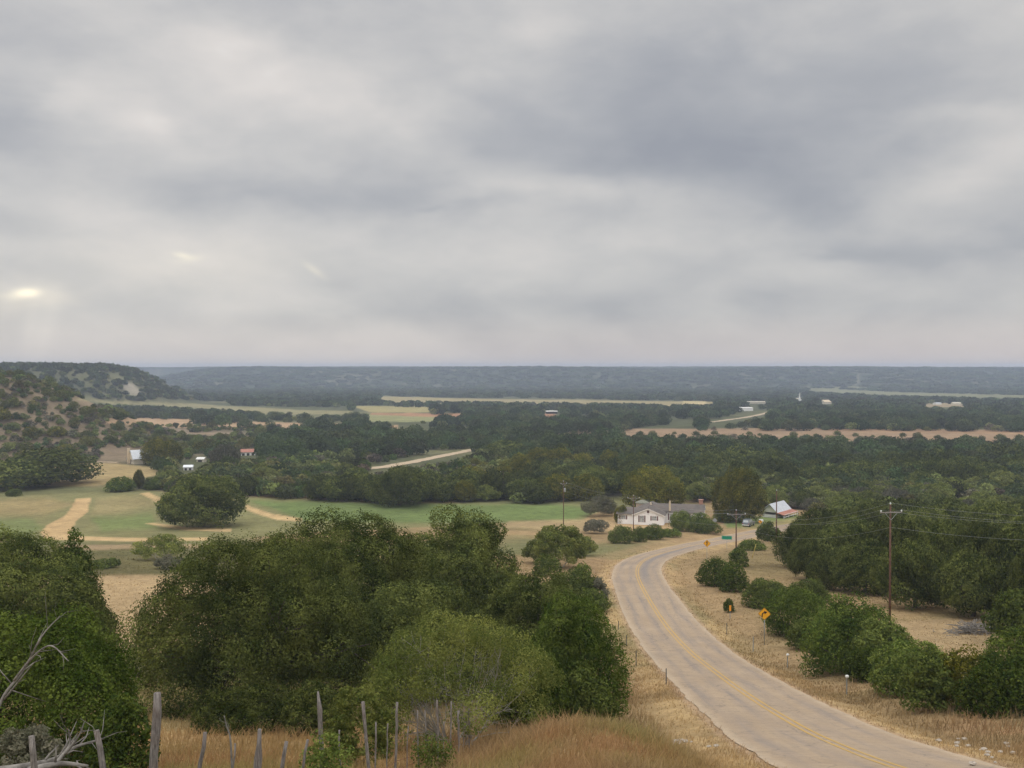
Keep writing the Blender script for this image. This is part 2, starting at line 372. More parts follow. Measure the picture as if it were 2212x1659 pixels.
# ------------------------------------------------------------------ roads
def ribbon(P, w, n=9, crown=.06, lift=.03, Hf=None, wob=.0, seed=0):
    T = np.gradient(P, axis=0); T /= np.linalg.norm(T, axis=1)[:,None]; N = np.stack([T[:,1], -T[:,0]], 1)
    L = np.r_[0, np.cumsum(np.linalg.norm(np.diff(P, axis=0), axis=1))]
    s = np.linspace(-1, 1, n); V = []; A = []
    wl = w+wob*(vnoise(L/1.4, L*0, seed)-.5)*2+wob*.6*(vnoise(L/.9, L*0, seed+3)-.5); wr = w+wob*(vnoise(L/1.2, L*0+5, seed+1)-.5)*2
    for k in range(n):
        ww = np.where(s[k] < 0, wl, wr)*s[k]
        x = P[:,0]+N[:,0]*ww; y = P[:,1]+N[:,1]*ww
        z = Hf(x, y)+lift+crown*(1-s[k]**2)
        V.append(np.c_[x, y, z]); A.append(np.c_[ww, L, L*0])
    V = np.stack(V, 1); A = np.stack(A, 1); m = len(P)
    ii = np.arange(m*n).reshape(m, n)
    q = np.stack([ii[:-1,:-1], ii[:-1,1:], ii[1:,1:], ii[1:,:-1]], -1).reshape(-1, 4)
    return V.reshape(-1,3), q, A.reshape(-1,3)
def f_road(t, geo, tc, b):
    a = t.node('ShaderNodeAttribute', attribute_name='lane'); sx = t.node('ShaderNodeSeparateXYZ'); t.l.new(a.outputs['Vector'], sx.inputs[0])
    s = sx.outputs[0]; ab = t.math('ABSOLUTE', s)
    sv = t.node('ShaderNodeVectorMath', operation='MULTIPLY'); t.l.new(a.outputs['Vector'], sv.inputs[0]); sv.inputs[1].default_value = (1, .06, 1)
    st = t.noise(sv.outputs[0], 1.6, 4, .6); fine = t.noise(geo, 30, 3, .7); big = t.noise(geo, .22, 3, .6); med = t.noise(geo, 2.2, 4, .65)
    def track(c, w):
        d = t.math('DIVIDE', t.math('SUBTRACT', ab, c), w); return t.math('POWER', 2.718, t.math('MULTIPLY', t.math('MULTIPLY', d, d), -1.0))
    tr = t.math('ADD', track(.95, .42), track(2.45, .42))
    c = t.mix(t.mr(big, .3, .7, 0, 1), (.335,.255,.176), (.395,.305,.213))
    c = t.mix(t.math('MULTIPLY', tr, t.mr(st, .35, .65, .2, .9)), c, (.27,.222,.185))
    c = t.mix(t.mr(st, .52, .7, 0, .4), c, (.22,.19,.165))
    # worn darker bitumen inside the bend, one band of the right lane
    bl = t.math('MULTIPLY', t.mr(sx.outputs[1], 150, 168, 0, 1), t.mr(sx.outputs[1], 215, 250, 1, 0))
    dd = t.math('DIVIDE', t.math('SUBTRACT', s, 1.0), .75); bl = t.math('MULTIPLY', bl, t.math('POWER', 2.718, t.math('MULTIPLY', t.math('MULTIPLY', dd, dd), -1.0)))
    c = t.mix(t.math('MULTIPLY', bl, .7), c, (.20,.185,.18))
    vo = t.node('ShaderNodeTexVoronoi', feature='DISTANCE_TO_EDGE'); t.l.new(t.vmath('ADD', geo, t.vmath('MULTIPLY', t.noise(geo, .9, 3, .6, out=1), (1.5,1.5,1.5))), vo.inputs['Vector']); vo.inputs['Scale'].default_value = .28
    c = t.mix(t.mr(vo.outputs['Distance'], .0, .016, .5, 0), c, (.15,.13,.115))
    pt_ = t.noise(geo, .13, 2, .5); c = t.mix(t.mr(pt_, .60, .64, 0, .35), c, (.25,.205,.165))
    c = t.mix(t.mr(ab, 3.0, 3.5, 0, .5), c, (.50,.40,.29))
    k = t.math('MULTIPLY', t.mr(fine, .3, .7, .82, 1.18), t.mr(med, .3, .7, .92, 1.08))
    x = t.node('ShaderNodeVectorMath', operation='SCALE'); t.put(x.inputs[0], c); t.put(x.inputs['Scale'], k)
    bump(t, b, fine, .5, .01); return x.outputs[0]
MR = mat('chip_seal_asphalt', f_road, .95, .1)
V, q, A = ribbon(ROAD, RW, 15, .05, .035, H, .1, 5)
link('road', np_mesh('road', V, q, [MR], {'lane': A}, True), kind='structure')
def f_yel(t, geo, tc, b):
    n = t.noise(geo, 9, 4, .7); n2 = t.noise(geo, .8, 3, .6)
    return t.mix(t.mr(t.math('ADD', t.math('MULTIPLY', n, .6), t.math('MULTIPLY', n2, .5)), .45, .75, 0, .8), (.50,.31,.075), (.37,.28,.165))
MY = mat('worn_yellow_paint', f_yel, .8)
Tn = np.gradient(ROAD, axis=0); Tn /= np.linalg.norm(Tn, axis=1)[:,None]; Nn = np.stack([Tn[:,1], -Tn[:,0]], 1)
for sgn in (-1, 1):
    P = ROAD+Nn*sgn*.17
    V, q, A = ribbon(P, .06, 3, .0, .092, H, .012, 9+sgn)
    link('road_marking', np_mesh('road_marking', V, q, [MY]), kind='structure')
# gravel road through the valley and dirt roads beyond
MS = mat('pale_gravel', lambda t,g,tc,b: t.mix(t.mr(t.noise(g,.7,4,.6),.3,.7,0,1), (.38,.29,.19), (.50,.40,.28)), 1)
def dirt(pts, w, name='path', m=MS, dx=0):
    P = smooth(resample(catmull([cast(*p)[:2] for p in pts], 10), 2.0), 4)
    V, q, A = ribbon(P, w, 7, .1, .12, H, .5, 3); link(name, np_mesh(name, V, q, [m], None, True), kind='structure')
MBK = mat('tan_road_bank', lambda t,g,tc,b: t.mix(t.mr(t.noise(g,.4,4,.6),.3,.7,0,1), (.36,.27,.16), (.46,.33,.2)), 1)
dirt([(770,1016),(830,1009),(890,1000),(940,989),(980,982),(1010,975),(1040,970)], 3.2, 'gravel_road')
dirt([(1535,913),(1560,909),(1600,904),(1625,899),(1655,892),(1680,886)], 3.0, 'gravel_road')
dirt([(120,1000),(200,999),(238,1000),(262,1001)], 1.6)
# ------------------------------------------------------------------ plants
def unit(v): return v/(np.linalg.norm(v, axis=-1, keepdims=True)+1e-9)
def cards(rng, c, n, size, up=.25, jit=.8, asp=.62):
    """rhombic leaf clumps at points c with outward normals n"""
    N = len(c); nn = unit(n+rng.normal(0, jit, (N,3))+np.array([0,0,up]))
    a = unit(np.cross(nn, rng.normal(0, 1, (N,3)))); b = np.cross(nn, a)
    s = (size*rng.uniform(.6, 1.35, N))[:,None]
    V = np.stack([c-a*s*.5, c-b*s*.5*asp+nn*s*.08, c+a*s*.5, c+b*s*.5*asp+nn*s*.08], 1).reshape(-1,3)
    return V, np.arange(4*N).reshape(N,4)
def lobes_for(rng, kind, W, Hh, nl=1.0):
    """crown made of many overlapping leaf lobes (centre, radius), reaching down almost to the grass"""
    L = []; rx = W/2
    n, r0, r1, clear = dict(oak=(40,.26,.40,.07), elm=(44,.22,.36,.03), juniper=(36,.24,.40,.0), mesq=(34,.18,.30,.16), grey=(26,.2,.32,.10), shrub=(30,.24,.38,.0))[kind]
    n = int(n*nl); k = nl**-.42; ph = rng.uniform(0, 6.28, 4)
    zc = Hh*(.30+clear*.5); up = Hh-zc
    for i in range(n):
        d = unit(rng.normal(0, 1, 3)); d[2] = abs(d[2]); f = math.atan2(d[1], d[0])
        r = rng.uniform(r0, r1)*rx*k; r = min(r, Hh*.33)
        out = 1+.10*math.sin(2*f+ph[0])+.09*math.sin(3*f+ph[1])+.07*math.sin(5*f+ph[2])
        q = rng.uniform(.74, 1.0)*out
        L.append((d[0]*(rx-r*.8)*q, d[1]*(rx-r*.8)*q, zc+d[2]*(up-r*.75)*rng.uniform(.82,1.0)*(1+.08*math.sin(f*2+ph[3])), r))
    m = int(n*.55)
    for i in range(m):           # hanging skirt
        f = rng.uniform(0, 6.28); r = min(rng.uniform(r0, r1)*rx*k*.9, Hh*.25)
        out = 1+.10*math.sin(2*f+ph[0])+.09*math.sin(3*f+ph[1])+.07*math.sin(5*f+ph[2]); q = rng.uniform(.62, 1.0)*out
        zz = Hh*clear+r*.55+rng.uniform(0,1)**1.3*max(zc-Hh*clear, .05)
        L.append((math.cos(f)*(rx-r*.8)*q*.97, math.sin(f)*(rx-r*.8)*q*.97, zz, r))
    if kind not in ('mesq','grey'):
        for i in range(max(4, n//6)):
            L.append((*(rng.uniform(-.4,.4,2)*rx), zc+rng.uniform(-.1,.35)*up, min(rx*.42, Hh*.36)))
    return np.array(L)
def crown_points(rng, L, per_area, squash=.8, thick=.35, drop=.0):
    cs = []; ns = []
    A = 4*np.pi*L[:,3]**2; 
    for i, (x, y, z, r) in enumerate(L):
        k = max(6, int(A[i]*per_area)); d = unit(rng.normal(0,1,(k,3)))
        f = 1-thick*rng.uniform(0,1,k)**1.6; f = f+rng.normal(0,.05,k)
        wob = 1+.22*np.sin(d[:,0]*5+i)*np.cos(d[:,1]*4+2*i)
        p = np.array([x,y,z])+d*np.array([1,1,squash])*r*(f*wob)[:,None]
        cs.append(p); ns.append(d)
    c = np.vstack(cs); n = np.vstack(ns)
    # drop points buried deep in other lobes
    deep = np.zeros(len(c), bool)
    for (x, y, z, r) in L:
        q = ((c-np.array([x,y,z]))/np.array([1,1,squash])/r); deep |= (q**2).sum(1) < .42
    keep = ~deep | (rng.uniform(0,1,len(c)) < .18)
    return c[keep], n[keep]
def branches(rng, L, Hh, kind, n, seg=6, stems=1, r0=.03, sides=6, fine=0):
    mb = MB(); W = np.abs(L[:,:2]).max()*2
    tr = r0*W; fork = Hh*(.22 if kind in ('oak','elm') else .06)
    bases = []
    for s in range(stems):
        a = 6.28*s/stems+rng.uniform(0,1); k = 0 if stems == 1 else tr*2.2
        b0 = np.array([math.cos(a)*k, math.sin(a)*k, -.25]); b1 = np.array([math.cos(a)*k*3, math.sin(a)*k*3, fork])
        mid = (b0+b1)/2+rng.normal(0, tr*.5, 3)
        rr_ = tr/(stems**.5)
        mb.tube([b0, b0*.4+mid*.6, mid, b1], [rr_*1.5, rr_*1.1, rr_, rr_*.85], sides); bases.append((b1, rr_*.8))
    ids = rng.permutation(len(L))[:n]
    for i in ids:
        t = L[i,:3].copy(); t += rng.normal(0, L[i,3]*.3, 3)
        b, br = min(bases, key=lambda q: np.linalg.norm(q[0][:2]-t[:2]*.25)+rng.uniform(0,.3))
        br = br*rng.uniform(.35,.6)
        c = b*.5+t*.5+np.array([0,0,rng.uniform(-.05,.15)*Hh]); c[:2] = b[:2]*.4+t[:2]*.6
        P = [(1-s)**2*b+2*s*(1-s)*c+s*s*t+rng.normal(0,.012*W,3)*(0 < s < 1) for s in np.linspace(0,1,seg)]
        mb.tube(P, np.linspace(br, br*.22, seg), max(3, sides-2), cap=False)
        for j in range(fine):
            k = rng.integers(1, seg-1); q0 = P[k]; d = unit(rng.normal(0,1,3)+np.array([0,0,.4])+unit(t-b)*.8)
            ln = L[i,3]*rng.uniform(.7,1.5)
            Q_ = [q0, q0+d*ln*.5+rng.normal(0,.06*ln,3), q0+d*ln+rng.normal(0,.1*ln,3)]
            mb.tube(Q_, [br*.4, br*.26, br*.1], 3, cap=False)
    return mb
TOT = []
KSQ = dict(oak=.72, elm=.85, juniper=1.25, mesq=.65, grey=.7, shrub=.85)
def proto(kind, seed, card, cover, W, Hh, nb=8, sides=6, fine=0, stems=1, r0=.03, wood=None, L=None, lobescale=1.0, jit=.55, nl=1.0):
    rng = np.random.default_rng(seed)
    if L is None: L = lobes_for(rng, kind, W, Hh, nl)
    L = L.copy(); L[:,3] *= lobescale
    asp = .62; env = math.pi*(W/2)**2+math.pi*W*Hh*.8; per = cover*2.6*env/(card*card*asp*.5)/(4*np.pi*(L[:,3]**2).sum())
    c, n = crown_points(rng, L, per, KSQ[kind], .5 if kind in ('mesq','grey') else .2)
    m = c[:,2] > .12; c, n = c[m], n[m]
    # loose sprigs that break up the outline
    k = rng.uniform(0,1,len(c)) < .07; c[k] += n[k]*rng.uniform(0,.06,(k.sum(),1))*min(W,Hh*1.5)*.5
    V, Fq = cards(rng, c, n, card, jit=jit, asp=asp)
    pa = fbm(c[:,0]/(W*.09)+seed, c[:,1]/(W*.09)+c[:,2]/(W*.07), seed % 97)
    tv = np.clip(rng.normal(.40, .20, len(c))+1.9*(pa-.5), 0, 1)
    crown = np_mesh('crown', V, Fq, [LEAF[kind]], {'tv': np.repeat(tv, 4)})
    tm = None
    if nb is not None:
        tm = branches(rng, L, Hh, kind, nb, stems=stems, sides=sides, fine=fine, r0=r0).mesh('trunk', wood or (PALEBARK if kind in ('mesq','grey') else BARK), True)
    TOT.append((kind, round(W,1), len(Fq)))
    return dict(crown=crown, trunk=tm, W=W, H=Hh, kind=kind, V=V, F=Fq, tv=tv)
NAMES = dict(oak=('live_oak_tree','tree'), elm=('broadleaf_tree','tree'), juniper=('juniper_bush','bush'), mesq=('mesquite_tree','tree'), grey=('bare_shrub','shrub'), shrub=('shrub','shrub'))
def place(pr, x, y, W, Hh, label, group=None, rot=0, name=None, cat=None, parts=True, sink=0, Wy=None):
    nm, ct = NAMES[pr['kind']]; nm = name or nm; ct = cat or ct
    z = H1(x, y)-sink; sc = (W/pr['W'], (Wy or W)/pr['W'], Hh/pr['H'])
    root = link(nm, None if parts else pr['crown'], None, label, ct, group, loc=(x, y, z), rotz=rot, scale=sc)
    if parts:
        link('crown', pr['crown'], root)
        if pr['trunk'] is not None: link('trunk', pr['trunk'], root)
    return root
rnd = random.Random(7)
# ---- the large near trees, each with its own mesh
def near(kind, u0, u1, vt, D, card, cover, seed, label, nb=14, fine=3, stems=1, r0=.03, ecc=1.0, name=None, cat=None, wood=None, group=None, depthf=1.0, lob=1.0, top=None, jit=.55, nl=1.7):
    u = (u0+u1)/2; d = ray(u, 1200); x = d[0]*D; y = D
    z = H1(x, y); W = (u1-u0)/F*D
    tz = ray(u, vt); topz = tz[2]/tz[1]*D
    Hh = max(.4, (topz-z))
    pr = proto(kind, seed, card, cover, W, Hh, nb=nb, fine=fine, stems=stems, r0=r0, wood=wood, lobescale=lob, jit=jit, nl=nl)
    return place(pr, x, y, W, Hh, label, group, name=name, cat=cat, Wy=W*depthf)
near('oak', 285, 800, 1142, 52, .115, 1.25, 11, 'largest dark live oak, wide crown filling the middle behind the weathered fence posts', nb=22, fine=5)
near('oak', 400, 640, 1482, 43.5, .10, 1.0, 112, 'low dark oak sprouts in the shade at the foot of the largest oak', nb=6, name='oak_sprouts', cat='bush')
near('oak', 600, 760, 1470, 42, .10, 1.0, 113, 'dark low brush between the largest oak foot and the tall pale fence post', nb=6, name='oak_sprouts', cat='bush')
near('oak', 520, 960, 1096, 68, .14, 1.45, 12, 'dark live oak whose domed top rises behind the largest oak of the middle clump', nb=14)
near('oak', 830, 1150, 1098, 80, .16, 1.45, 13, 'dark live oak with ragged airy top, nearest the white farmhouse of the middle clump', nb=16)
near('oak', 1010, 1300, 1222, 65, .14, 1.2, 14, 'lower dark live oak between the ragged-topped oak and the bright green juniper', nb=12)
near('oak', 700, 1080, 1240, 56, .14, 1.2, 15, 'dark live oak directly behind the pale mesquite with visible grey branches', nb=12)
near('juniper', 1120, 1366, 1292, 47, .105, 1.3, 16, 'big bright green juniper spreading beside the left edge of the road', nb=10, name='juniper_tree', cat='tree')
near('juniper', 1040, 1240, 1400, 44, .11, 1.2, 161, 'dark lower juniper tucked between the pale mesquite and the big roadside juniper', nb=10, name='juniper_tree', cat='tree')
near('mesq', 735, 1245, 1308, 37, .085, .27, 17, 'pale yellow-green mesquite with bare grey branches behind the row of fence posts', nb=54, fine=12, stems=5, r0=.014, lob=.88, nl=1.5)
near('mesq', 690, 860, 1470, 30, .10, .55, 18, 'small pale green mesquite sapling leaning over the tall pale fence post', nb=14, fine=6, stems=2, r0=.014)
near('oak', -230, 225, 1135, 62, .14, 1.3, 19, 'dark live oak cut by the left edge of the view above the green juniper', nb=14)
near('oak', 20, 262, 1240, 57, .17, 1.1, 191, 'ragged live oak reaching toward the dry grass gap on the left', nb=12)
near('juniper', 95, 215, 1148, 66, .16, .9, 20, 'pointed young tree poking above the left live oak', nb=6, name='juniper_tree', cat='tree')
near('juniper', -190, 300, 1325, 29, .09, 1.25, 21, 'big green juniper filling the lower left corner behind the dead branches', nb=10, name='juniper_tree', cat='tree')
near('juniper', 180, 330, 1500, 26, .10, 1.1, 22, 'low juniper at the foot of the left green juniper next to the thick grey post', nb=8)
near('grey', -60, 150, 1560, 17, .06, .7, 23, 'grey leafless brush in the bottom left corner under the dead branches', nb=16, fine=6, stems=4, r0=.008)
near('shrub', 632, 775, 1572, 18.5, .055, .4, 24, 'small light green bush growing around the tall pale fence post', nb=12, fine=4, stems=4, r0=.01)
near('shrub', 880, 985, 1578, 27, .07, .3, 25, 'low sparse green plant among the thin fence stakes', nb=8)
near('shrub', 1180, 1330, 1430, 45, .12, 1.0, 26, 'grey-green brush under the big roadside juniper', nb=8, fine=3, stems=3, r0=.012)
near('mesq', 1140, 1275, 1128, 150, .30, .8, 27, 'loose light green mesquite between the middle oaks and the road bend', nb=10, fine=3, stems=3, r0=.015)
near('shrub', 1175, 1300, 1225, 112, .22, .8, 28, 'pale green bush on the dry verge left of the road bend', nb=8, stems=3, r0=.012)
near('shrub', 1240, 1320, 1270, 106, .22, .7, 281, 'sparse green bush touching the left road edge below the bend', nb=8, stems=3, r0=.012)
near('mesq', 285, 400, 1150, 165, .25, .5, 29, 'thin pale mesquite sapling on the bank below the mown field', nb=10, fine=3, stems=2, r0=.012)
near('mesq', 430, 520, 1165, 165, .25, .5, 291, 'second thin mesquite on the field bank, beside the big oak crown', nb=8, fine=3, stems=2, r0=.012)
# right-hand row along the fence line
near('juniper', 1641, 1800, 1272, 90, .17, 1.25, 31, 'bright green juniper directly behind the nearer yellow curve sign', nb=8)
near('juniper', 1735, 1945, 1290, 69, .16, 1.25, 32, 'widest bright green juniper of the right-hand row, right of the curve sign', nb=8)
near('shrub', 1840, 1975, 1330, 66, .17, 1.0, 33, 'grey-green bush behind the widest juniper, in front of the tall pole foot', nb=8, stems=3, r0=.012)
near('shrub', 1880, 2075, 1378, 57, .15, 1.2, 34, 'green bush with sprawling top by the white-capped road post on the right', nb=10, stems=4, r0=.012)
near('elm', 2010, 2180, 1395, 51.5, .15, .8, 35, 'bush with yellowing leaves in the right-hand row', nb=10, stems=4, r0=.012, name='yellowing_bush', cat='bush')
near('juniper', 2120, 2330, 1360, 49, .14, 1.2, 36, 'dark green bush cut by the right edge of the view', nb=8)
for _i, (ua, ub, vt_, dd_, kk_, ll_) in enumerate([(1705,1800,1330,82,'shrub','light green bush filling the hedge between the curve sign and the widest juniper'),
    (1820,1925,1400,64,'juniper','low bright green juniper at the foot of the widest one'),(1955,2060,1395,50.5,'shrub','green sprawling bush in the middle of the right-hand row'),
    (2070,2190,1440,48,'juniper','low bright juniper filling the row near the right edge'),(1900,1990,1360,66,'juniper','bright green juniper seen behind the grey-green bush'),
    (1770,1850,1300,74,'juniper','tall narrow juniper in the hedge behind the widest juniper'),(2170,2260,1420,52,'shrub','pale green bush cut by the right edge in front of the dark one')]):
    near(kk_, ua, ub, vt_, dd_, .15, 1.1, 400+_i, ll_, nb=6, stems=3, r0=.012)
for _i, (ua, ub, vt_, dd_, kk_, ll_) in enumerate([(1120,1200,1160,158,'mesq','pale mesquite leaning toward the middle oaks, left of the bend'),(1215,1290,1150,172,'mesq','loose mesquite nearest the farmhouse hedge'),
    (1150,1215,1195,138,'shrub','small rounded scrub on the dry bank left of the bend'),(1225,1290,1215,120,'shrub','grey-green scrub beside the left edge of the bend'),
    (1180,1250,1250,100,'mesq','thin pale mesquite between the bright juniper and the bend'),(1262,1318,1245,112,'grey','sparse weeds at the road edge in the bend'),
    (190,260,1205,150,'shrub','low weeds at the left of the field bank'),(330,400,1195,150,'grey','grey weeds in the middle of the field bank'),(380,450,1200,140,'shrub','green weeds at the right of the field bank'),
    (1255,1320,1120,230,'grey','grey brush at the field corner left of the farmhouse hedge'),(1425,1475,1140,222,'shrub','low brush linking the hedge and the big farmhouse bushes'),(1500,1560,1122,232,'shrub','low brush under the grey sign back')]):
    near(kk_, ua, ub, vt_, dd_, .26, .7, 440+_i, ll_, nb=6, stems=3, r0=.012, nl=.8)
near('shrub', 1600, 1725, 1250, 108, .20, 1.1, 37, 'rounded light green bush between the ball junipers and the curve sign', nb=8, stems=3, r0=.012)
near('juniper', 1504, 1585, 1209, 127, .22, 1.4, 38, 'ball-shaped juniper, left one of the clipped-looking pair by the pole', nb=6, lob=1.15, jit=.6)
near('juniper', 1553, 1617, 1217, 121, .22, 1.4, 39, 'ball-shaped juniper, right one of the pair, standing slightly lower', nb=6, lob=1.15, jit=.6)
near('juniper', 1562, 1590, 1293, 105, .14, 1.0, 40, 'tiny upright juniper seedling behind the orange road marker', nb=4, name='juniper_seedling')
near('shrub', 1573, 1622, 1180, 152, .3, .8, 41, 'small green weeds clump at the foot of the crossarm pole by the town sign', nb=6, stems=3, r0=.01)
near('shrub', 1590, 1660, 1165, 185, .3, .8, 42, 'low green hedge plants under the far end of the road', nb=6, stems=3, r0=.01)
near('shrub', 1635, 1690, 1125, 212, .35, 1.0, 43, 'dark bush hiding the road where it leaves the view', nb=6, stems=3, r0=.01)

# ---- prototypes shared by copies
PR = {}
for k, (W, Hh) in dict(oak=(12,7.6), elm=(14,10.5), juniper=(4.5,3.8), mesq=(8,5.2), grey=(7,4.2), shrub=(4,2.6)).items():
    st = dict(oak=1, elm=1, juniper=1, mesq=3, grey=4, shrub=3)[k]
    cv = dict(oak=1.15, elm=1.1, juniper=1.25, mesq=.85, grey=.6, shrub=1.0)[k]
    s = W/12
    PR[k,1] = [proto(k, 100+i*7+len(k), .30*max(s,.5), cv, W, Hh, nb=9, fine=2, stems=st, r0=.03/st**.7) for i in range(4)]
    PR[k,2] = [proto(k, 300+i*7+len(k), .52*max(s,.5), cv, W, Hh, nb=4, sides=5, stems=1, r0=.03) for i in range(4)]
    PR[k,3] = [proto(k, 500+i*7+len(k), (1.15 if W > 6 else .8), cv*.62, W, Hh, nb=None) for i in range(3)]
    PR[k,4] = [proto(k, 700+i*7+len(k), (2.5 if W > 6 else 1.5), cv*.5, W, Hh, nb=None) for i in range(3)]
    PR[k,5] = [proto(k, 900+i*7+len(k), (4.0 if W > 6 else 2.2), cv*.45, W, Hh, nb=None) for i in range(3)]
def put(kind, u0, u1, vt, D, label, lod=None, group=None, **kw):
    u = (u0+u1)/2; d = ray(u, 1100); x = d[0]*D; y = D*1.0; z = H1(x, y); t = ray(u, vt); Hh = max(.5, t[2]/t[1]*D-z); W = (u1-u0)/F*D
    place(rnd.choice(PR[kind, lod or (1 if D < 200 else 2)]), x, y, W, Hh, label, group, rot=rnd.uniform(0,6.28), **kw)
TAKEN = []
def put2(*a, **kw):
    u0, u1, D = a[1], a[2], a[4]; TAKEN.append((ray((u0+u1)/2, 1100)[0]*D, D, (u1-u0)/F*D*.5)); (TAKEN.append((ray((u0+u1)/2, 1100)[0]*(D+14), D+14, (u1-u0)/F*D*.6)) if a[0] == 'elm' and u1-u0 > 90 else None); put(*a, **kw)
put2('oak', 338, 538, 1020, 250, 'solitary dark live oak standing on the mown field with its crown near the ground', lod=1)
put2('oak', 786, 940, 1002, 300, 'dark live oak on the far edge of the green field near the thin far pole', lod=1)
put2('elm', 1335, 1488, 1003, 285, 'large olive-green tree behind the white farmhouse', lod=1)
put2('elm', 1536, 1660, 1006, 262, 'tall olive-green tree right of the farmhouse, above the parked vehicle', lod=1)
put2('oak', 1215, 1342, 1002, 330, 'dark live oak behind the crossarm pole left of the farmhouse', lod=1)
put2('oak', 1040, 1150, 950, 470, 'broad dark oak rising above the valley wood left of centre', lod=2)
put2('grey', 1250, 1330, 1066, 275, 'grey-green small tree with bent trunk at the left of the farmhouse', lod=1, name='small_tree', cat='tree')
put2('elm', 1325, 1360, 1090, 258, 'yellow-green bush against the left corner of the farmhouse', lod=1, name='yellowing_bush', cat='bush')
put2('shrub', 1443, 1500, 1101, 238, 'rounded green bush hiding the right half of the farmhouse front', lod=1)
put2('shrub', 1485, 1545, 1106, 236, 'green bush between the farmhouse and the grey back of a road sign', lod=1)
put2('shrub', 1310, 1375, 1135, 205, 'green roadside bush below the left end of the farmhouse', lod=1)
put2('juniper', 1365, 1400, 1138, 208, 'small dark roadside bush in the middle of the hedge below the farmhouse', lod=1)
put2('shrub', 1385, 1440, 1132, 215, 'light green roadside bush below the right end of the farmhouse', lod=1)
put2('shrub', 1540, 1590, 1100, 262, 'bushes left of the parked vehicle', lod=1)
put2('elm', 300, 370, 945, 445, 'yellow-green tree covering the right side of the distant cream house', lod=2)
put2('elm', 335, 398, 950, 455, 'broad green tree right of the distant cream house', lod=2)
put2('grey', 446, 520, 955, 425, 'greyish tree with a dark trunk right of the small sheds', lod=2, name='small_tree', cat='tree')
put2('oak', 0, 205, 965, 365, 'dark oak mass at the left edge beyond the mown field', lod=2)
put2('oak', -80, 120, 985, 352, 'dark oak cut by the left edge beyond the mown field', lod=2)
put2('juniper', 225, 290, 1030, 345, 'round dark juniper between the far yard and the mown field', lod=2)
put2('elm', 285, 312, 1012, 352, 'small orange-tinged bush in front of the distant cream house', lod=2, name='yellowing_bush', cat='bush')
# oaks of the right-hand wood
RO = [(1668,1790,1118,150),(1700,1850,1092,165),(1760,1935,1108,138),(1790,1950,1160,120),(1850,2030,1112,122),(1895,2065,1160,106),(1960,2140,1118,116),(2040,2215,1115,112),(2020,2190,1185,100),
      (2130,2330,1105,110),(2140,2300,1195,96),(1930,2080,1085,150),(2060,2230,1080,150),(1820,1960,1080,185),(1700,1790,1150,136),(2180,2400,1080,140),(1745,1830,1190,124)]
LBL = ['leftmost oak of the right-hand wood beside the bare tall pole','dark oak at the back left of the right-hand wood','mid-height oak between the two tall poles','low front oak at the edge of the dry clearing','oak just left of the tall crossarm pole','front oak whose crown the tall crossarm pole crosses','oak right of the tall crossarm pole','oak above the grey brush pile','low front oak right of the pole foot','rear oak at the right edge of the wood','front oak at the right edge, above the brush pile stump','rear oak behind the tall crossarm pole','rear oak under the power wires on the right','distant oak of the right-hand wood behind the others','small oak by the foot of the bare pole','oak mostly outside the right edge of the view','small oak beside the dry clearing']
for (a, b, t, D), l in zip(RO, LBL):
    put2('oak', a, b, t, D, ('dark green '+l) if len(l.split()) < 13 else l, lod=1)
put2('shrub', 2140, 2300, 1265, 84, 'dull green bush beside the brush pile at the right edge', lod=1)
put2('shrub', 1700, 1800, 1250, 112, 'low scrub bush at the near end of the dry clearing', lod=1)

print(TOT, sum(t[2] for t in TOT))
# ---- scattered trees of the valley
CLEAR = [z[0] for z in ZONES[:1]+ZONES[1:2]] + [
  [(1290,1126),(1450,1090),(1560,1096),(1720,1100),(1760,1130),(1700,1165),(1290,1145)],
  [(790,1018),(800,1006),(860,992),(930,975),(1025,968),(1025,978),(945,994),(880,1006),(800,1020)],
  [(160,861),(500,876),(700,882),(760,888),(760,892),(640,890),(480,881),(160,868)],
  [(237,905),(500,911),(755,918),(755,920),(500,913),(237,907)],
  [(824,857),(1540,867),(1540,872),(824,863)], [(797,897),(934,898),(934,908),(797,908)], [(770,879),(927,880),(927,887),(770,887)],
  [(1190,931),(1474,932),(1790,930),(2260,934),(2260,944),(1775,938),(1474,936),(1194,933)],
  [(1178,888),(1206,888),(1206,896),(1178,896)], [(1600,882),(1630,882),(1630,889),(1600,889)], [(1650,884),(1655,895),(1600,908),(1535,916),(1540,905)],
  [(1778,867),(1798,867),(1798,873),(1778,873)],[(1723,849),(1732,849),(1732,866),(1723,866)],[(1615,867),(1655,867),(1655,871),(1615,871)],
  [(1748,838),(1958,848),(2212,854),(2212,859),(1958,853),(1748,844)], [(1853,805),(1858,805),(1853,833),(1847,833)],
  [(237,968),(310,968),(310,1003),(205,1003)], [(388,1000),(424,1000),(424,1020),(388,1020)], [(418,982),(446,982),(446,1000),(418,1000)],[(518,970),(552,970),(552,986),(518,986)],
  [(205,1003),(330,1008),(345,1020),(300,1030),(205,1022)],
  [(2000,873),(2085,873),(2085,877),(2000,877)], [(275,826),(290,828),(302,848),(285,850)],
  [(200,1160),(760,1130),(760,1600),(200,1600)],
  [(330,862),(500,868),(500,876),(330,872)],
]
BASEONLY = [ [(1170,1085),(1570,1085),(1570,1180),(1170,1180)],  [(-300,1090),(190,1068),(330,1066),(500,1077),(790,1091),(1240,1092),(1310,1095),(1310,1180),(-300,1180)] ]
rs = np.random.default_rng(77)
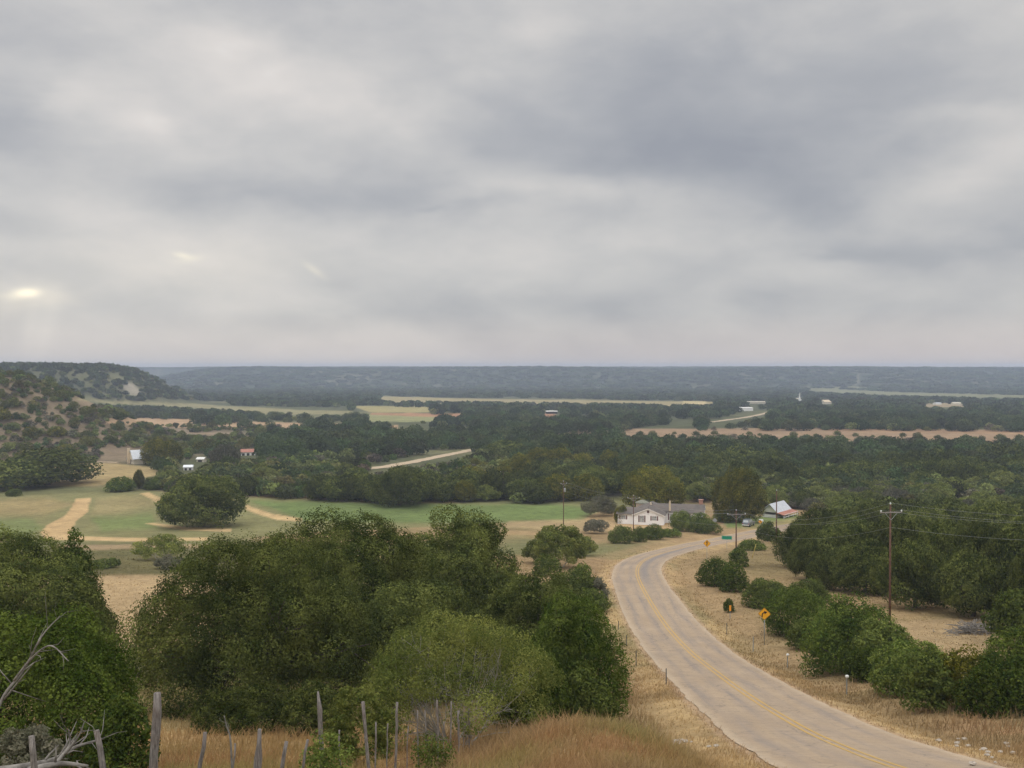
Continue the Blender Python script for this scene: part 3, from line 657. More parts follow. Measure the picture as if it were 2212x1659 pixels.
def scatter(d0, d1, sp, tmargin=25, power=1.0):
    out = []
    y = d0
    while y < d1:
        s = sp*(1+ (y-d0)/(d1-d0)*.0)
        n = int((.56*y*2+2*tmargin)/s); xs = -(.56*y+tmargin)+s*(np.arange(n)+rs.uniform(0,1,n)); yy = y+rs.uniform(-.5,.5,n)*s
        out.append(np.c_[xs, yy]); y += s*.9
    return np.vstack(out)
bel = scatter(200, 430, 5.6); _u, _v, _ = proj(bel[:,0], bel[:,1], Hb(bel[:,0], bel[:,1]))
hz_ = scatter(400, 720, 5.5); hz_ = hz_[np.hypot(hz_[:,0]+352, (hz_[:,1]-560)/1.15) < 215]
mz = scatter(1030, 1420, 10); mz = mz[(mz[:,0] < -330)]
bel = bel[((_u > 1480) & (_v > 1048)) | ((_u < 1110) & (_v > 985))]
P = np.vstack([bel, mz, hz_, scatter(175, 420, 8.2), scatter(420, 800, 9.5), scatter(800, 1400, 13.5), scatter(1400, 2500, 21), scatter(2500, 5200, 40), scatter(1000,1500,14)[:0]])
x, y = P[:,0], P[:,1]; z = H(x, y); u, v, dep = proj(x, y, z); n = len(x)
rk = rs.uniform(0,1,n); cn = fbm(x/60, y/60, 71); cn2 = fbm(x/25, y/25, 72); r2 = rs.uniform(0,1,n)
kind = np.full(n, 'oak', object); hs = rs.uniform(.62, 1.3, n); keep = np.ones(n, bool)
# vegetation belts as they lie in the valley
mesqbelt = (u > 1500) & (v > 1052) & (v < 1160)
kind[mesqbelt & (rk < .62)] = 'mesq'; kind[mesqbelt & (rk >= .62) & (rk < .82)] = 'grey'; 
hs[mesqbelt & (kind == 'oak')] *= .7
leftmid = (u < 1110) & (v > 990) & (v < 1075)
kind[leftmid & (rk < .34)] = 'mesq'; kind[leftmid & (rk >= .34) & (rk < .55)] = 'juniper'; kind[leftmid & (rk >= .55) & (rk < .68)] = 'grey'; kind[leftmid & (rk >= .68) & (rk < .82)] = 'shrub'
hs[leftmid & (kind == 'oak')] *= .72
midc = (u > 1000) & (u < 1340) & (v > 1010) & (v < 1092); kind[midc & (rk < .35)] = 'mesq'; kind[midc & (rk > .85)] = 'elm'
gen = (v < 1055) & (v > 925) & ~leftmid; kind[gen & (rk < .10)] = 'mesq'; kind[gen & (rk > .93)] = 'grey'
keep &= ~(gen & (cn2 < .22))
mid2 = (x > -330) & (y > 620) & (y < 1400); keep &= ~(mid2 & (cn < .34+.07*(u < 1500))); kind[mid2 & (rk < .12)] = 'mesq'
keep &= ~((y >= 1400) & (y < 2400) & (x > -400) & (cn < .37))
hill1 = (np.hypot(x+352, (y-560)/1.15) < 215); kind[hill1] = 'mesq'; kind[hill1 & (rk < .35)] = 'juniper'; kind[hill1 & (rk > .8)] = 'grey'; kind[hill1 & (rk > .5) & (rk < .62)] = 'elm'
bare_ = pinside(u, v, [(-300,888),(60,893),(170,910),(190,935),(120,962),(-300,966)]) > 0; keep &= ~(bare_ & (rs.uniform(0,1,n) < .25)); hs[hill1] *= .62; hs[bare_] *= 1.15
mesa = (z > -47) & (y > 1000) & (y < 1900) & (x < -350); keep &= ~(mesa & (cn2 < .30)); kind[mesa & (rk < .3)] = 'mesq'; hs[mesa] *= .7
base = dict(oak=(11,7.4), elm=(11,8), juniper=(5,3.6), mesq=(8,4.6), grey=(7,4.0), shrub=(5,2.8))
bw = np.array([base[k][0] for k in kind])*hs*rs.uniform(.85,1.15,n); bh = np.array([base[k][1] for k in kind])*hs*rs.uniform(.85,1.12,n)
far_ = y > 1400; bw[far_] *= 1.5; bh[far_] *= .95; rg = y > 2500; bw[rg] *= 1.7; bh[rg] *= .85
keep &= (u > -420) & (u < 2650) & (v < 1178)
dr_ = droad(x, y); keep &= dr_ > 10
for (tx, ty, tr) in TAKEN: keep &= ((x-tx)**2+((y-ty)*1.0)**2) > (tr*.8+1.5)**2
tu, tvv, _ = proj(x, y, z+bh*.92)
for poly in CLEAR:
    xs_ = [p_[0] for p_ in poly]; ys_ = [p_[1] for p_ in poly]; hw_ = bw*.5/dep*F
    q_ = np.where(keep & (u > min(xs_)-60) & (u < max(xs_)+60) & (v > min(ys_)-30) & (tvv < max(ys_)+30))[0]
    bad = np.zeros(len(q_), bool)
    for fr_, sd_ in ((0,0),(.25,.5),(.25,-.5),(.4,0),(.55,.8),(.55,-.8),(.6,0),(.75,.5),(.75,-.5),(.8,0),(.93,0),(.93,.4),(.93,-.4),(1.06,0)):
        bad |= pinside(u[q_]+sd_*hw_[q_], v[q_]*(1-fr_)+tvv[q_]*fr_, poly) > 0
    keep[q_[bad]] = False
for poly in BASEONLY: keep &= ~(pinside(u, v, poly) > 0)
# wooded strip before each orange field: low trees only, so the field shows above them
x, y, z, u, v, dep, kind, bw, bh, cn, mesqbelt, leftmid, gen, hill1, mesa = [a[keep] for a in (x, y, z, u, v, dep, kind, bw, bh, cn, mesqbelt, leftmid, gen, hill1, mesa)]
app = bw*bh/y**2
order = np.argsort(-app); cap = dict(oak=265, mesq=180, juniper=70, grey=70, elm=40, shrub=50); cnt = dict.fromkeys(cap, 0)
single = np.zeros(len(x), bool)
for i in order:
    if y[i] < 620 and cnt[kind[i]] < cap[kind[i]]: single[i] = True; cnt[kind[i]] += 1
WORDS = dict(oak='dark green live oak', mesq='light olive mesquite', juniper='small round dark juniper', grey='grey thin-leaved shrub', elm='yellow-green broadleaf tree', shrub='low green shrub')
for i in np.where(single)[0]:
    k = kind[i]
    if hill1[i]: g = 'on the slope of the near brown hill at the left'
    elif mesqbelt[i]: g = 'in the pale brush belt beyond the right-hand wood and farmhouse'
    elif leftmid[i]: g = 'in the scrub between the mown field and the gravel road'
    elif u[i] > 1106: g = 'in the dense valley wood behind the farmhouse'
    else: g = 'in the valley wood beyond the gravel road on the left half'
    place(rnd.choice(PR[k, 2 if y[i] < 430 else 3]), x[i], y[i], bw[i], bh[i], f'{WORDS[k]} {g}', f'{WORDS[k]}s {g}', rot=rnd.uniform(0,6.28), parts=y[i] < 430 and k in ('oak','elm','mesq'))
def merged(name, sel, label, lod, cat):
    Vs = []; Ts = []; Tv = []
    cols = dict(oak=(.070,.092,.036), mesq=(.15,.165,.058), juniper=(.075,.110,.034), grey=(.14,.13,.09), elm=(.11,.125,.035), shrub=(.115,.135,.05))
    for k in set(kind[sel]):
        for pi, pr in enumerate(PR[k, lod]):
            ii = [i for i in np.where(sel & (kind == k))[0] if i % len(PR[k, lod]) == pi]
            if not ii: continue
            ii = np.array(ii); a = rs.uniform(0, 6.28, len(ii)); V0 = pr['V']
            sx = (bw[ii]/pr['W'])[:,None]; sz = (bh[ii]/pr['H'])[:,None]
            X = (V0[None,:,0]*np.cos(a)[:,None]-V0[None,:,1]*np.sin(a)[:,None])*sx+x[ii][:,None]
            Y = (V0[None,:,0]*np.sin(a)[:,None]+V0[None,:,1]*np.cos(a)[:,None])*sx+y[ii][:,None]
            Z = V0[None,:,2]*sz+z[ii][:,None]
            Vs.append(np.stack([X,Y,Z],-1).reshape(-1,3))
            c = np.array(cols[k])[None]*rs.uniform(.58,1.5,(len(ii),1))*(1+rs.normal(0,.06,(len(ii),3)))
            Ts.append(np.repeat(c, len(V0), 0)); Tv.append(np.tile(np.repeat(pr['tv'],4), len(ii)))
    Vs = np.vstack(Vs); q = np.arange(len(Vs)).reshape(-1,4)
    link(name, np_mesh(name, Vs, q, [TM], {'tone': np.vstack(Ts), 'tv': np.concatenate(Tv)}), kind='stuff', label=label, cat=cat)
    print(name, len(q))
TM = tonemat('far_foliage')
merged('valley_woods', ~single & (y < 1000), 'dense green woods covering the valley floor between the fields', 3, 'woods')
merged('distant_woods', ~single & (y >= 1000) & (y < 2500), 'hazy blue-green woods of the far valley and the mesa', 4, 'woods')
merged('ridge_forest', ~single & (y >= 2500), 'faint bluish forest on the far ridge', 5, 'forest')
for q in range(22):
    uu_ = 1230+q*47+rs.uniform(-16,16); pp = cast(uu_, rs.uniform(938, 944)+max(0,(uu_-1700)/60), H); w_ = rs.uniform(3,7)
    place(PR['oak', 3][q % 3], pp[0], pp[1], w_, w_*.62, 'small round bush dotted along the long brown field strip', 'bushes dotted along the brown field strip', rot=q, name='bush', cat='bush', parts=False)
print('individual trees', cnt, 'stuff', (~single).sum())

# ------------------------------------------------------------------ grass
def grass(name, label, N, seed, ymin, ymax, xlim, hfun, wfac, cond):
    rg_ = np.random.default_rng(seed)
    t = rg_.uniform(0, 1, N); yy = 1/((1/ymin)+(1/ymax-1/ymin)*t)     # thins out as 1/d^2
    uu = rg_.uniform(xlim[0], xlim[1], N); xx = (uu-CX)/F*yy
    dr = droad(xx, yy); m = cond(xx, yy, dr); xx, yy, dr = xx[m], yy[m], dr[m]
    zz = H(xx, yy, dr); col = ground_tone(xx, yy, zz, dr)
    k = len(xx); h = hfun(xx, yy, dr)*rg_.uniform(.35, 1.25, k)*(.2+1.6*fbm(xx/1.3, yy/1.3, seed+5)); w = wfac*yy*rg_.uniform(.6,1.3,k)
    a = rg_.uniform(0, 6.28, k); wd = np.stack([np.cos(a), np.sin(a), a*0], 1)
    lean = rg_.normal(0, .42, (k,3)); lean[:,2] = 0; lean[:,0] += .12
    b = np.stack([xx, yy, zz-.04], 1); top = b+np.array([0,0,1])*h[:,None]+lean*h[:,None]; md = b+(np.array([0,0,.55])+lean*.35)*h[:,None]
    W_ = wd*w[:,None]
    V = np.stack([b-W_*.5, b+W_*.5, md+W_*.4, top, md-W_*.4], 1).reshape(-1,3)
    i0 = np.arange(k)*5
    Fq = np.vstack([np.stack([i0,i0+1,i0+2,i0+4],1), np.stack([i0+4,i0+2,i0+3,i0+3],1)])
    # the tip is a triangle: build it as its own face list
    V2 = V; quads = np.stack([i0,i0+1,i0+2,i0+4],1); tris = np.stack([i0+4,i0+2,i0+3],1)
    me = bpy.data.meshes.new(name); me.vertices.add(len(V2)); me.vertices.foreach_set('co', V2.astype(np.float32).ravel())
    li = np.concatenate([quads.ravel(), tris.ravel()]).astype(np.int32); me.loops.add(len(li)); me.loops.foreach_set('vertex_index', li)
    ls = np.r_[np.arange(k)*4, 4*k+np.arange(k)*3].astype(np.int32); me.polygons.add(2*k); me.polygons.foreach_set('loop_start', ls)
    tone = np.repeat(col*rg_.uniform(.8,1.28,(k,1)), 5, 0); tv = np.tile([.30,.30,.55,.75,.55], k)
    at = me.attributes.new('tone','FLOAT_COLOR','POINT'); at.data.foreach_set('color', np.c_[tone, np.ones(len(tone))].astype(np.float32).ravel())
    at = me.attributes.new('tv','FLOAT','POINT'); at.data.foreach_set('value', tv.astype(np.float32))
    me.materials.append(GRM); me.update(calc_edges=True); link(name, me, kind='stuff', label=label, cat='grass'); print(name, k, flush=True)
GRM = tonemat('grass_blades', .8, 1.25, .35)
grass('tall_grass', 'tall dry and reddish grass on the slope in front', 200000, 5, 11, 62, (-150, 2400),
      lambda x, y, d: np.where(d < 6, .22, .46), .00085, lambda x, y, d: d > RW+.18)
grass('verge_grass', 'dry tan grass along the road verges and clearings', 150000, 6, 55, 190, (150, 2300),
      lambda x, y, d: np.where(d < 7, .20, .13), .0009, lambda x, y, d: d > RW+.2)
# ------------------------------------------------------------------ fence, posts, signs, poles
def at(u, D): return ray(u, 1300)[0]/ray(u,1300)[1]*D, D
GREYWOOD = speck('grey_weathered_post', (.20,.18,.16), (.46,.43,.395), 9, .95, .8)
def f_gw(t, geo, tc, b):
    mp = t.node('ShaderNodeMapping'); mp.inputs['Scale'].default_value = (1,1,.12); t.l.new(tc, mp.inputs[0])
    n = t.noise(mp.outputs[0], 45, 5, .75); n2 = t.noise(tc, 3.5, 4, .6); bump(t, b, n, .9, .02)
    c = t.mix(t.mr(n, .35, .65, 0, 1), (.10,.088,.08), (.34,.31,.285)); return t.mix(t.mr(n2, .45, .7, 0, .55), c, (.16,.12,.10))
GREYWOOD = mat('grey_weathered_post', f_gw, .95)
RUSTM = speck('rusty_wire', (.12,.05,.03), (.25,.12,.07), 20, .9)
GALV = speck('galvanised_steel', (.26,.28,.28), (.42,.44,.44), 8, .55, metal=.3)
DARKST = speck('dark_steel', (.06,.07,.07), (.12,.13,.13), 8, .6)
fence = link('wire_fence', None, None, 'old wire fence of crooked grey wooden posts and thin stakes across the foreground', 'fence', loc=(0,0,0))
rf = random.Random(3)
POSTS = [ # u at top, v at top, u at lower point, v lower, distance, diameter
 (68,1590,75,1665,12.5,.10,'cut'),(208,1578,222,1668,13.5,.11,'cut'),(340,1497,330,1665,15.5,.175,'flat'),(443,1582,432,1665,16,.085,'cut'),(508,1606,502,1665,16.5,.045,'cut'),
 (561,1575,557,1665,16.5,.16,'knob'),(619,1602,607,1665,17,.09,'cut'),(665,1598,652,1665,17.5,.06,'cut'),(689,1497,697,1662,19,.125,'slant'),
 (733,1577,735,1660,21,.05,'cut'),(784,1516,797,1665,21.5,.10,'cut'),(812,1560,812,1650,23,.05,'cut'),(838,1563,836,1650,24,.04,'cut'),(858,1517,855,1640,25,.085,'cut'),
 (902,1535,903,1620,27,.055,'cut'),(918,1535,920,1610,27.5,.05,'cut'),(944,1513,946,1620,29,.075,'cut'),(959,1560,958,1620,29,.04,'cut'),(975,1515,974,1610,31,.065,'cut'),(990,1536,991,1605,32,.085,'cut'),
 (1012,1528,1014,1600,34,.075,'cut'),(882,1568,880,1625,26,.035,'cut'),(1002,1560,1002,1600,33,.04,'cut')]
tops = []
for i, (u1, v1, u2, v2, D, dia, st) in enumerate(POSTS):
    a = ray(u1, v1); a = a/a[1]*D; b = ray(u2, v2); b = b/b[1]*D
    zg = H1(b[0], D)
    dirv = (b-a)/max(a[2]-b[2], .1); foot = a+dirv*max(.3, (a[2]-(zg-.25)))
    mb = MB(); k = 9; ss = np.linspace(0, 1, k)
    Pp = [a*(1-s)+foot*s+np.array([rf.uniform(-1,1)*.014, rf.uniform(-1,1)*.014, 0])*(s > 0) for s in ss]
    rad = [dia*.43*(.84+.18*s+rf.uniform(-.09,.09)) for s in ss]
    if st == 'knob': rad[0] *= .55; rad[1] *= .62; rad[2] *= 1.15; rad[4] *= 1.15
    if st == 'slant': rad[0] *= .35; Pp[0] = Pp[0]+np.array([-.02,0,.03])
    if st == 'flat': rad[0] *= .92
    mb.tube(Pp, rad, 9)
    o = mb.build('fence_post' if dia > .06 else 'fence_stake', GREYWOOD, fence, True)
    if dia > .075: tops.append((a, foot, i))
for w in range(3):
    Pw = []
    for (a, f, i) in tops[1:]:
        hgt = (.42, .62, .9)[w]; zg = H1(f[0], f[1]); s = np.clip((a[2]-(zg+1.15-hgt*1.05))/(a[2]-f[2]), 0.06, .95); Pw.append(a*(1-s)+f*s+np.array([0,-.08,0]))
    Q_ = []
    for p0, p1 in zip(Pw[:-1], Pw[1:]):
        for s in np.linspace(0, 1, 9)[:-1]: Q_.append(p0*(1-s)+p1*s-np.array([0,0,.05*4*s*(1-s)]))
    Q_.append(Pw[-1]); mb = MB(); mb.tube(Q_, .006, 4)
    for q0, q1 in zip(Q_[::1], Q_[1:]):
        for s in (.3,.8):
            p = q0*(1-s)+q1*s; mb.tube([p+np.array([-.02,0,.02]), p+np.array([.02,0,-.02])], .004, 3)
    mb.build('barbed_wire', RUSTM, fence)
# dead limbs at the lower left
def limb(mb, P, r0, r1, seed, twigs=6, tl=.6):
    rg_ = np.random.default_rng(seed); P = catmull(P, 6); mb.tube(P, np.linspace(r0, r1, len(P)), 7)
    for k in range(twigs):
        i = rg_.integers(len(P)//3, len(P)-1); d = unit(rg_.normal(0,1,3)+unit(P[i]-P[i-1])*1.3+np.array([0,0,.3])); l = tl*rg_.uniform(.4,1.2)
        q = [P[i], P[i]+d*l*.5+rg_.normal(0,.06,3)*l, P[i]+d*l+rg_.normal(0,.15,3)*l]
        rr0 = (r0+(r1-r0)*i/len(P))*.5; mb.tube(q, [rr0, rr0*.6, rr0*.2], 5)
def pt(u, v, D): a = ray(u, v); return a/a[1]*D
mb = MB()
limb(mb, [pt(-60,1700,17), pt(0,1520,17), pt(50,1450,17.2), pt(90,1375,17.2), pt(130,1330,17.3)], .034, .007, 1, 12, .6)
limb(mb, [pt(30,1470,17.1), pt(70,1420,17), pt(110,1395,16.8), pt(148,1428,16.6)], .022, .008, 2, 7, .35)
limb(mb, [pt(10,1510,17), pt(50,1460,16.8), pt(75,1430,16.6)], .018, .006, 3, 4, .3)
mb.build('dead_tree', DEAD, None, True, label='bare grey dead tree limb arching in front of the left green juniper', cat='dead tree')
mb = MB()
limb(mb, [pt(-20,1668,13), pt(60,1655,13.2), pt(120,1640,13.6), pt(160,1615,13.9), pt(225,1595,14)], .06, .012, 4, 16, .38)
limb(mb, [pt(120,1650,13.3), pt(150,1610,13.6), pt(148,1575,13.6)], .03, .008, 5, 4, .3)
limb(mb, [pt(140,1630,13.4), pt(170,1590,13.4), pt(182,1560,13.4)], .02, .006, 6, 3, .2)
limb(mb, [pt(60,1665,13), pt(130,1650,13.2), pt(190,1655,13.4)], .05, .02, 7, 4, .4)
mb.build('fallen_branch', DEAD, None, True, label='twisted weathered fallen branch lying along the fence at the lower left', cat='branch')
mb = MB(); limb(mb, [pt(484,1546,15), pt(490,1570,15), pt(498,1600,15), pt(502,1680,15)][::-1], .018, .006, 8, 3, .15)
mb.build('dead_stick', DEAD, None, True, label='thin pale dead stick standing between the thick grey post and the leaning posts', cat='stick')
mb = MB()
rgp = np.random.default_rng(4); bp = cast(2105, 1368, H); 
for k in range(190):
    a = rgp.uniform(0, 6.28); c = bp+np.array([rgp.normal(0,1.25), rgp.normal(0,.7), 0]); c[2] = H1(c[0],c[1])+rgp.uniform(.03,.95)*max(.15,1-((c[0]-bp[0])/2.4)**2)
    d = np.array([math.cos(a), math.sin(a), rgp.normal(0,.25)])*rgp.uniform(.3,.95); mb.tube([c-d, c+rgp.normal(0,.06,3), c+d], [.035,.03,.012], 4)
mb.build('brush_pile', DEAD, None, label='grey pile of cut dead brush in the dry clearing on the right', cat='brush pile')
mb = MB(); sb = cast(2138, 1362, H); mb.tube([sb+np.array([0,0,-.2]), sb+np.array([.03,0,.5]), sb+np.array([-.04,0,1.05]), sb+np.array([-.03,0,1.6])], [.26,.17,.14,.08], 8)
mb.tube([sb+np.array([0,0,.5]), sb+np.array([.35,0,.75])], [.08,.03], 5)
mb.build('tree_stump', DEAD, None, True, label='pale upright dead stump standing at the end of the brush pile', cat='stump')
# road posts
WHITE = speck('white_paint', (.66,.66,.63), (.80,.80,.77), 6, .6)
ORANGE = speck('orange_plate', (.80,.30,.03), (.88,.38,.05), 6, .5)
def rpost(u, vt, vb, label, cap=None, dark=False):
    p = cast(u, vb, H); a = ray(u, vt); h = (a/a[1]*p[1])[2]-p[2]+.08
    r = link('road_post', None, None, label, 'post', 'slim metal posts along the road', loc=p-np.array([0,0,.1]))
    w = .035 if not dark else .03
    mb = MB(); mb.box(-w,-.012,0,w,.012,h); mb.box(-.012,-.04,0,.012,-.0125,h-.02); mb.build('post', DARKST if dark else GALV, r)
    if cap == 'ball':
        mb = MB(); mb.tube([(0,-.05,h-.06),(0,-.05,h),(0,-.05,h+.05),(0,-.05,h+.12),(0,-.05,h+.15)], [.04,.10,.115,.09,.03], 10); mb.build('reflector', WHITE, r, True)
    if cap == 'orange':
        mb = MB(); mb.box(-.10,-.065,h-.52,.10,-.05,h+.05); mb.build('marker_plate', ORANGE, r)
rpost(1439,1443,1479,'dark slim post left of the road, nearest on the grassy mound', dark=True)
rpost(1374,1405,1439,'dark slim post left of the road beside the juniper tip', dark=True)
rpost(1353,1371,1395,'thin dark post left of the road above the juniper tip', dark=True)
rpost(1336,1340,1360,'farthest thin dark post left of the road', dark=True)
rpost(1829,1462,1500,'slim post with round white reflector, nearest on the right verge', 'ball')
rpost(1701,1415,1443,'slim post with small white reflector just right of the curve sign', 'ball')
rpost(1627,1375,1407,'bare slim grey post on the verge left of the curve sign', None)
rpost(1570,1345,1371,'short thin dark post below the orange marker', None, True)
rpost(1577,1308,1337,'slim post with orange marker plate before the tiny juniper', 'orange')
# diamond signs
YEL = speck('yellow_sign_face', (.78,.36,.015), (.86,.42,.025), 2, .55)
BLK = speck('black_symbol', (.02,.02,.02), (.035,.03,.03), 5, .7)
GRN = speck('green_sign_face', (.015,.22,.13), (.02,.27,.16), 3, .55)
def ribbon2(mb, P, w, y):
    P = catmull([(a,0,b) for a,b in P], 5); T = np.gradient(P, axis=0); T = unit(T); N = np.stack([T[:,2], T[:,0]*0, -T[:,0]], 1)
    n = len(P); V = [tuple(p+q*w/2*s+np.array([0,yy,0])) for p, q in zip(P, N) for s in (-1,1) for yy in (y, y+.004)]
    Fs = []
    for i in range(n-1):
        b = 4*i; Fs += [(b, b+2, b+6, b+4), (b+1, b+5, b+7, b+3), (b, b+4, b+5, b+1), (b+2, b+3, b+7, b+6)]
    Fs += [(0,1,3,2), (4*n-4, 4*n-2, 4*n-1, 4*n-3)]; mb.add(V, Fs)
def diamond(u, vc, vb, hw, label, sym, back=False):
    p = cast(u, vb, H); D = p[1]; s = hw/F*D; a = ray(u, vc); zc = (a/a[1]*D)[2]-p[2]+.1
    r = link('road_sign', None, None, label, 'road sign', loc=p-np.array([0,0,.1]), rotz=-math.atan2(p[0], p[1])*.9)
    mb = MB(); mb.tube([(0,.03,0),(0,.03,zc+s*.7)], .034, 8); mb.build('post', GALV, r, True)
    def dia(m, k, y0, y1): 
        c = .06*k; m.prism([(-k+c,zc-c),(-k+c,zc+c),(-c,zc+k-c),(c,zc+k-c),(k-c,zc+c),(k-c,zc-c),(c,zc-k+c),(-c,zc-k+c)], y0, y1)
    mb = MB(); dia(mb, s, -.012, -.006); f = mb.build('sign_plate', GALV if back else YEL, r)
    if not back:
        mb = MB(); 
        kk = s*.93; pts = [(-kk,zc),(0,zc+kk),(kk,zc),(0,zc-kk),(-kk,zc)]
        for q0, q1 in zip(pts, pts[1:]):
            d = np.array([q1[0]-q0[0], q1[1]-q0[1]]); d = d/np.linalg.norm(d); nn_ = np.array([-d[1], d[0]])*s*.018
            V = [(q0[0]+nn_[0],-.0175,q0[1]+nn_[1]),(q0[0]-nn_[0],-.0175,q0[1]-nn_[1]),(q1[0]-nn_[0],-.0175,q1[1]-nn_[1]),(q1[0]+nn_[0],-.0175,q1[1]+nn_[1])]
            mb.add(V, [(0,1,2,3)])
        mb.build('border', BLK, r)
        mb = MB(); ribbon2(mb, [(a_*s, zc+b_*s) for a_, b_ in sym[0]], s*.17, -.021)
        hx, hz, ang = sym[1]; hx *= s; hz = zc+hz*s; ca, sa = math.cos(ang), math.sin(ang)
        tri = [(-.28,-.12),(.28,-.12),(0,.34)]; T3 = [(hx+(ca*a_-sa*b_)*s, hz+(sa*a_+ca*b_)*s) for a_, b_ in tri]
        mb.prism([T3[0],T3[2],T3[1]], -.0215, -.0165); mb.build('arrow', BLK, r)
diamond(1651, 1326, 1393, 13.8, 'yellow diamond sign with black right-curve arrow on a grey post, nearer one', ([(-.34,-.52),(-.34,-.2),(-.22,.1),(.08,.22)], (.12,.235,-1.35)))
diamond(1527, 1174, 1211, 8.0, 'small yellow diamond sign with winding-road arrow inside the road bend', ([(-.05,-.58),(-.05,-.3),(.07,-.05),(-.05,.15),(.0,.3)], (0,.38,0)))
diamond(1642, 1127, 1141, 4.5, 'tiny dull yellow diamond sign where the road disappears', ([(-.1,-.5),(0,0),(.1,.2)], (.1,.3,0)))
diamond(1544, 1124, 1139, 5.5, 'grey unpainted back of a diamond sign across the road by the farmhouse', None, True)
p = cast(1570, 1187, H); D = p[1]; s = 11/F*D; a = ray(1570, 1161.5); zc = (a/a[1]*D)[2]-p[2]
r = link('town_sign', None, None, 'green rectangular place sign with white lettering on a post inside the bend', 'road sign', loc=p, rotz=-.15)
mb = MB(); mb.tube([(0,.04,-.1),(0,.04,zc+.2)], .03, 8); mb.build('post', GALV, r)
mb = MB(); mb.box(-s,-.02,zc-s*.38,s,0,zc+s*.38); mb.build('sign_plate', GRN, r)
mb = MB()
for (x0, x1, z0, z1) in ((-.94,.94,.31,.335),(-.94,.94,-.335,-.31),(-.94,-.915,-.305,.305),(.915,.94,-.305,.305)): mb.box(x0*s,-.026,zc+z0*s,x1*s,-.0225,zc+z1*s)
mb.build('border', WHITE, r)
# guy-wire guard
p = cast(1624, 1206, H); q = pt(1633, 1176, p[1]-2.0)
mb = MB(); mb.tube([p+np.array([0,0,-.1]), q], [.05,.05], 8); mb.build('guy_wire_guard', speck('yellow_plastic', (.62,.50,.12), (.72,.58,.18), 4, .6), None, True, label='leaning yellow guy-wire guard in the dry clearing behind the crossarm pole', cat='cable guard')
# utility poles
POLEM = speck('creosote_pole', (.085,.045,.032), (.17,.10,.07), 3, .9)
XARM = speck('grey_crossarm', (.20,.18,.16), (.34,.31,.28), 5, .9)
PORC = speck('porcelain', (.62,.64,.62), (.75,.77,.75), 8, .35, spec=.5)
PT_ = {}
def pole(key, u, vt, vb, label, arm=None, av=0, rot=0, transformer=False, D=None):
    p = cast(u, vb, H) if D is None else np.array([*at(u, D), 0]); 
    if D is not None: p[2] = H1(p[0], p[1])
    a = ray(u, vt); h = (a/a[1]*p[1])[2]-p[2]
    r = link('utility_pole', None, None, label, 'utility pole', 'wooden utility poles', loc=p, rotz=rot)
    mb = MB(); mb.tube([(0,0,-.3),(0,0,h*.5),(0,0,h)], [.12,.10,.08], 10); mb.build('pole', POLEM, r, True)
    ins = [(0,-.03,h+.16)]; mb = MB(); mb.tube([(0,0,h),(0,0,h+.08),(0,0,h+.2)], [.03,.08,.05], 8)
    mb.build('insulator', PORC, r, True)
    if arm:
        za = h-av; mb = MB(); mb.box(-arm,-.18,za-.045,arm,-.10,za+.045); mb.build('crossarm', XARM, r)
        mb = MB(); mb.tube([(-arm*.55,-.165,za-.065),(0,-.12,za-.75)], .02, 5); mb.tube([(arm*.55,-.165,za-.065),(0,-.12,za-.75)], .02, 5); mb.build('arm_brace', GALV, r)
        for sx in (-.93, .93):
            mb = MB(); mb.tube([(sx*arm,-.165,za+.06),(sx*arm,-.165,za+.14),(sx*arm,-.165,za+.24)], [.03,.085,.05], 8); mb.build('insulator', PORC, r, True); ins.append((sx*arm,-.165,za+.24))
    if transformer:
        mb = MB(); mb.tube([(.32,-.05,h-2.7),(.32,-.05,h-2.65),(.32,-.05,h-1.75),(.32,-.05,h-1.7)], [.2,.26,.26,.2], 12); mb.build('transformer', GALV, r, True)
    c, s_ = math.cos(rot), math.sin(rot)
    PT_[key] = [np.array([p[0]+c*i_[0]-s_*i_[1], p[1]+s_*i_[0]+c*i_[1], p[2]+i_[2]]) for i_ in ins]+[np.array([p[0], p[1]-.16, p[2]+h-2.2])]
pole('E', 1922, 1090, 1341, 'tallest dark utility pole with crossarm in front of the right-hand wood', 1.15, .75, .15)
pole('C', 1590, 1103, 1219, 'dark utility pole with wide crossarm beside the green place sign', 1.5, .62, .1)
pole('D', 1677, 1060, 1200, 'tall dark utility pole without crossarm at the left end of the right-hand wood')
pole('B', 1368, 1071, 1141, 'utility pole with wide pale crossarm in front of the farmhouse left wing', 1.5, .55, .1, D=236)
pole('A', 1217, 1040, 1136, 'utility pole carrying a transformer left of the farmhouse at the field edge', .9, .6, .5, True, D=252)
pole('Z', 1087, 1016, 1078, 'thin far utility pole in front of the scrub above the green field', 1.1, .5, .5)
pole('F', 2560, 1112, 1400, 'utility pole outside the right edge of the view that carries the wires', 1.15, .75, .15, D=96)
def wires(k0, k1, sag, label):
    mb = MB()
    for a, b in zip(PT_[k0], PT_[k1]):
        P_ = [a*(1-s)+b*s-np.array([0,0,sag*4*s*(1-s)]) for s in np.linspace(0,1,14)]; mb.tube(P_, .008 if k0 in 'EF' else .013, 3, cap=False)
    mb.build('power_wires', speck('aluminium_wire', (.30,.31,.30), (.42,.43,.42), 5, .5, metal=.2) , None, label=label, cat='wires')
wires('E','F',.8,'power wires running from the tallest pole out of the right edge')
wires('E','C',1.6,'power wires sagging between the tallest pole and the pole by the place sign')
wires('C','B',1.3,'power wires between the place-sign pole and the pole before the farmhouse')
wires('B','A',.9,'power wires between the farmhouse pole and the transformer pole')
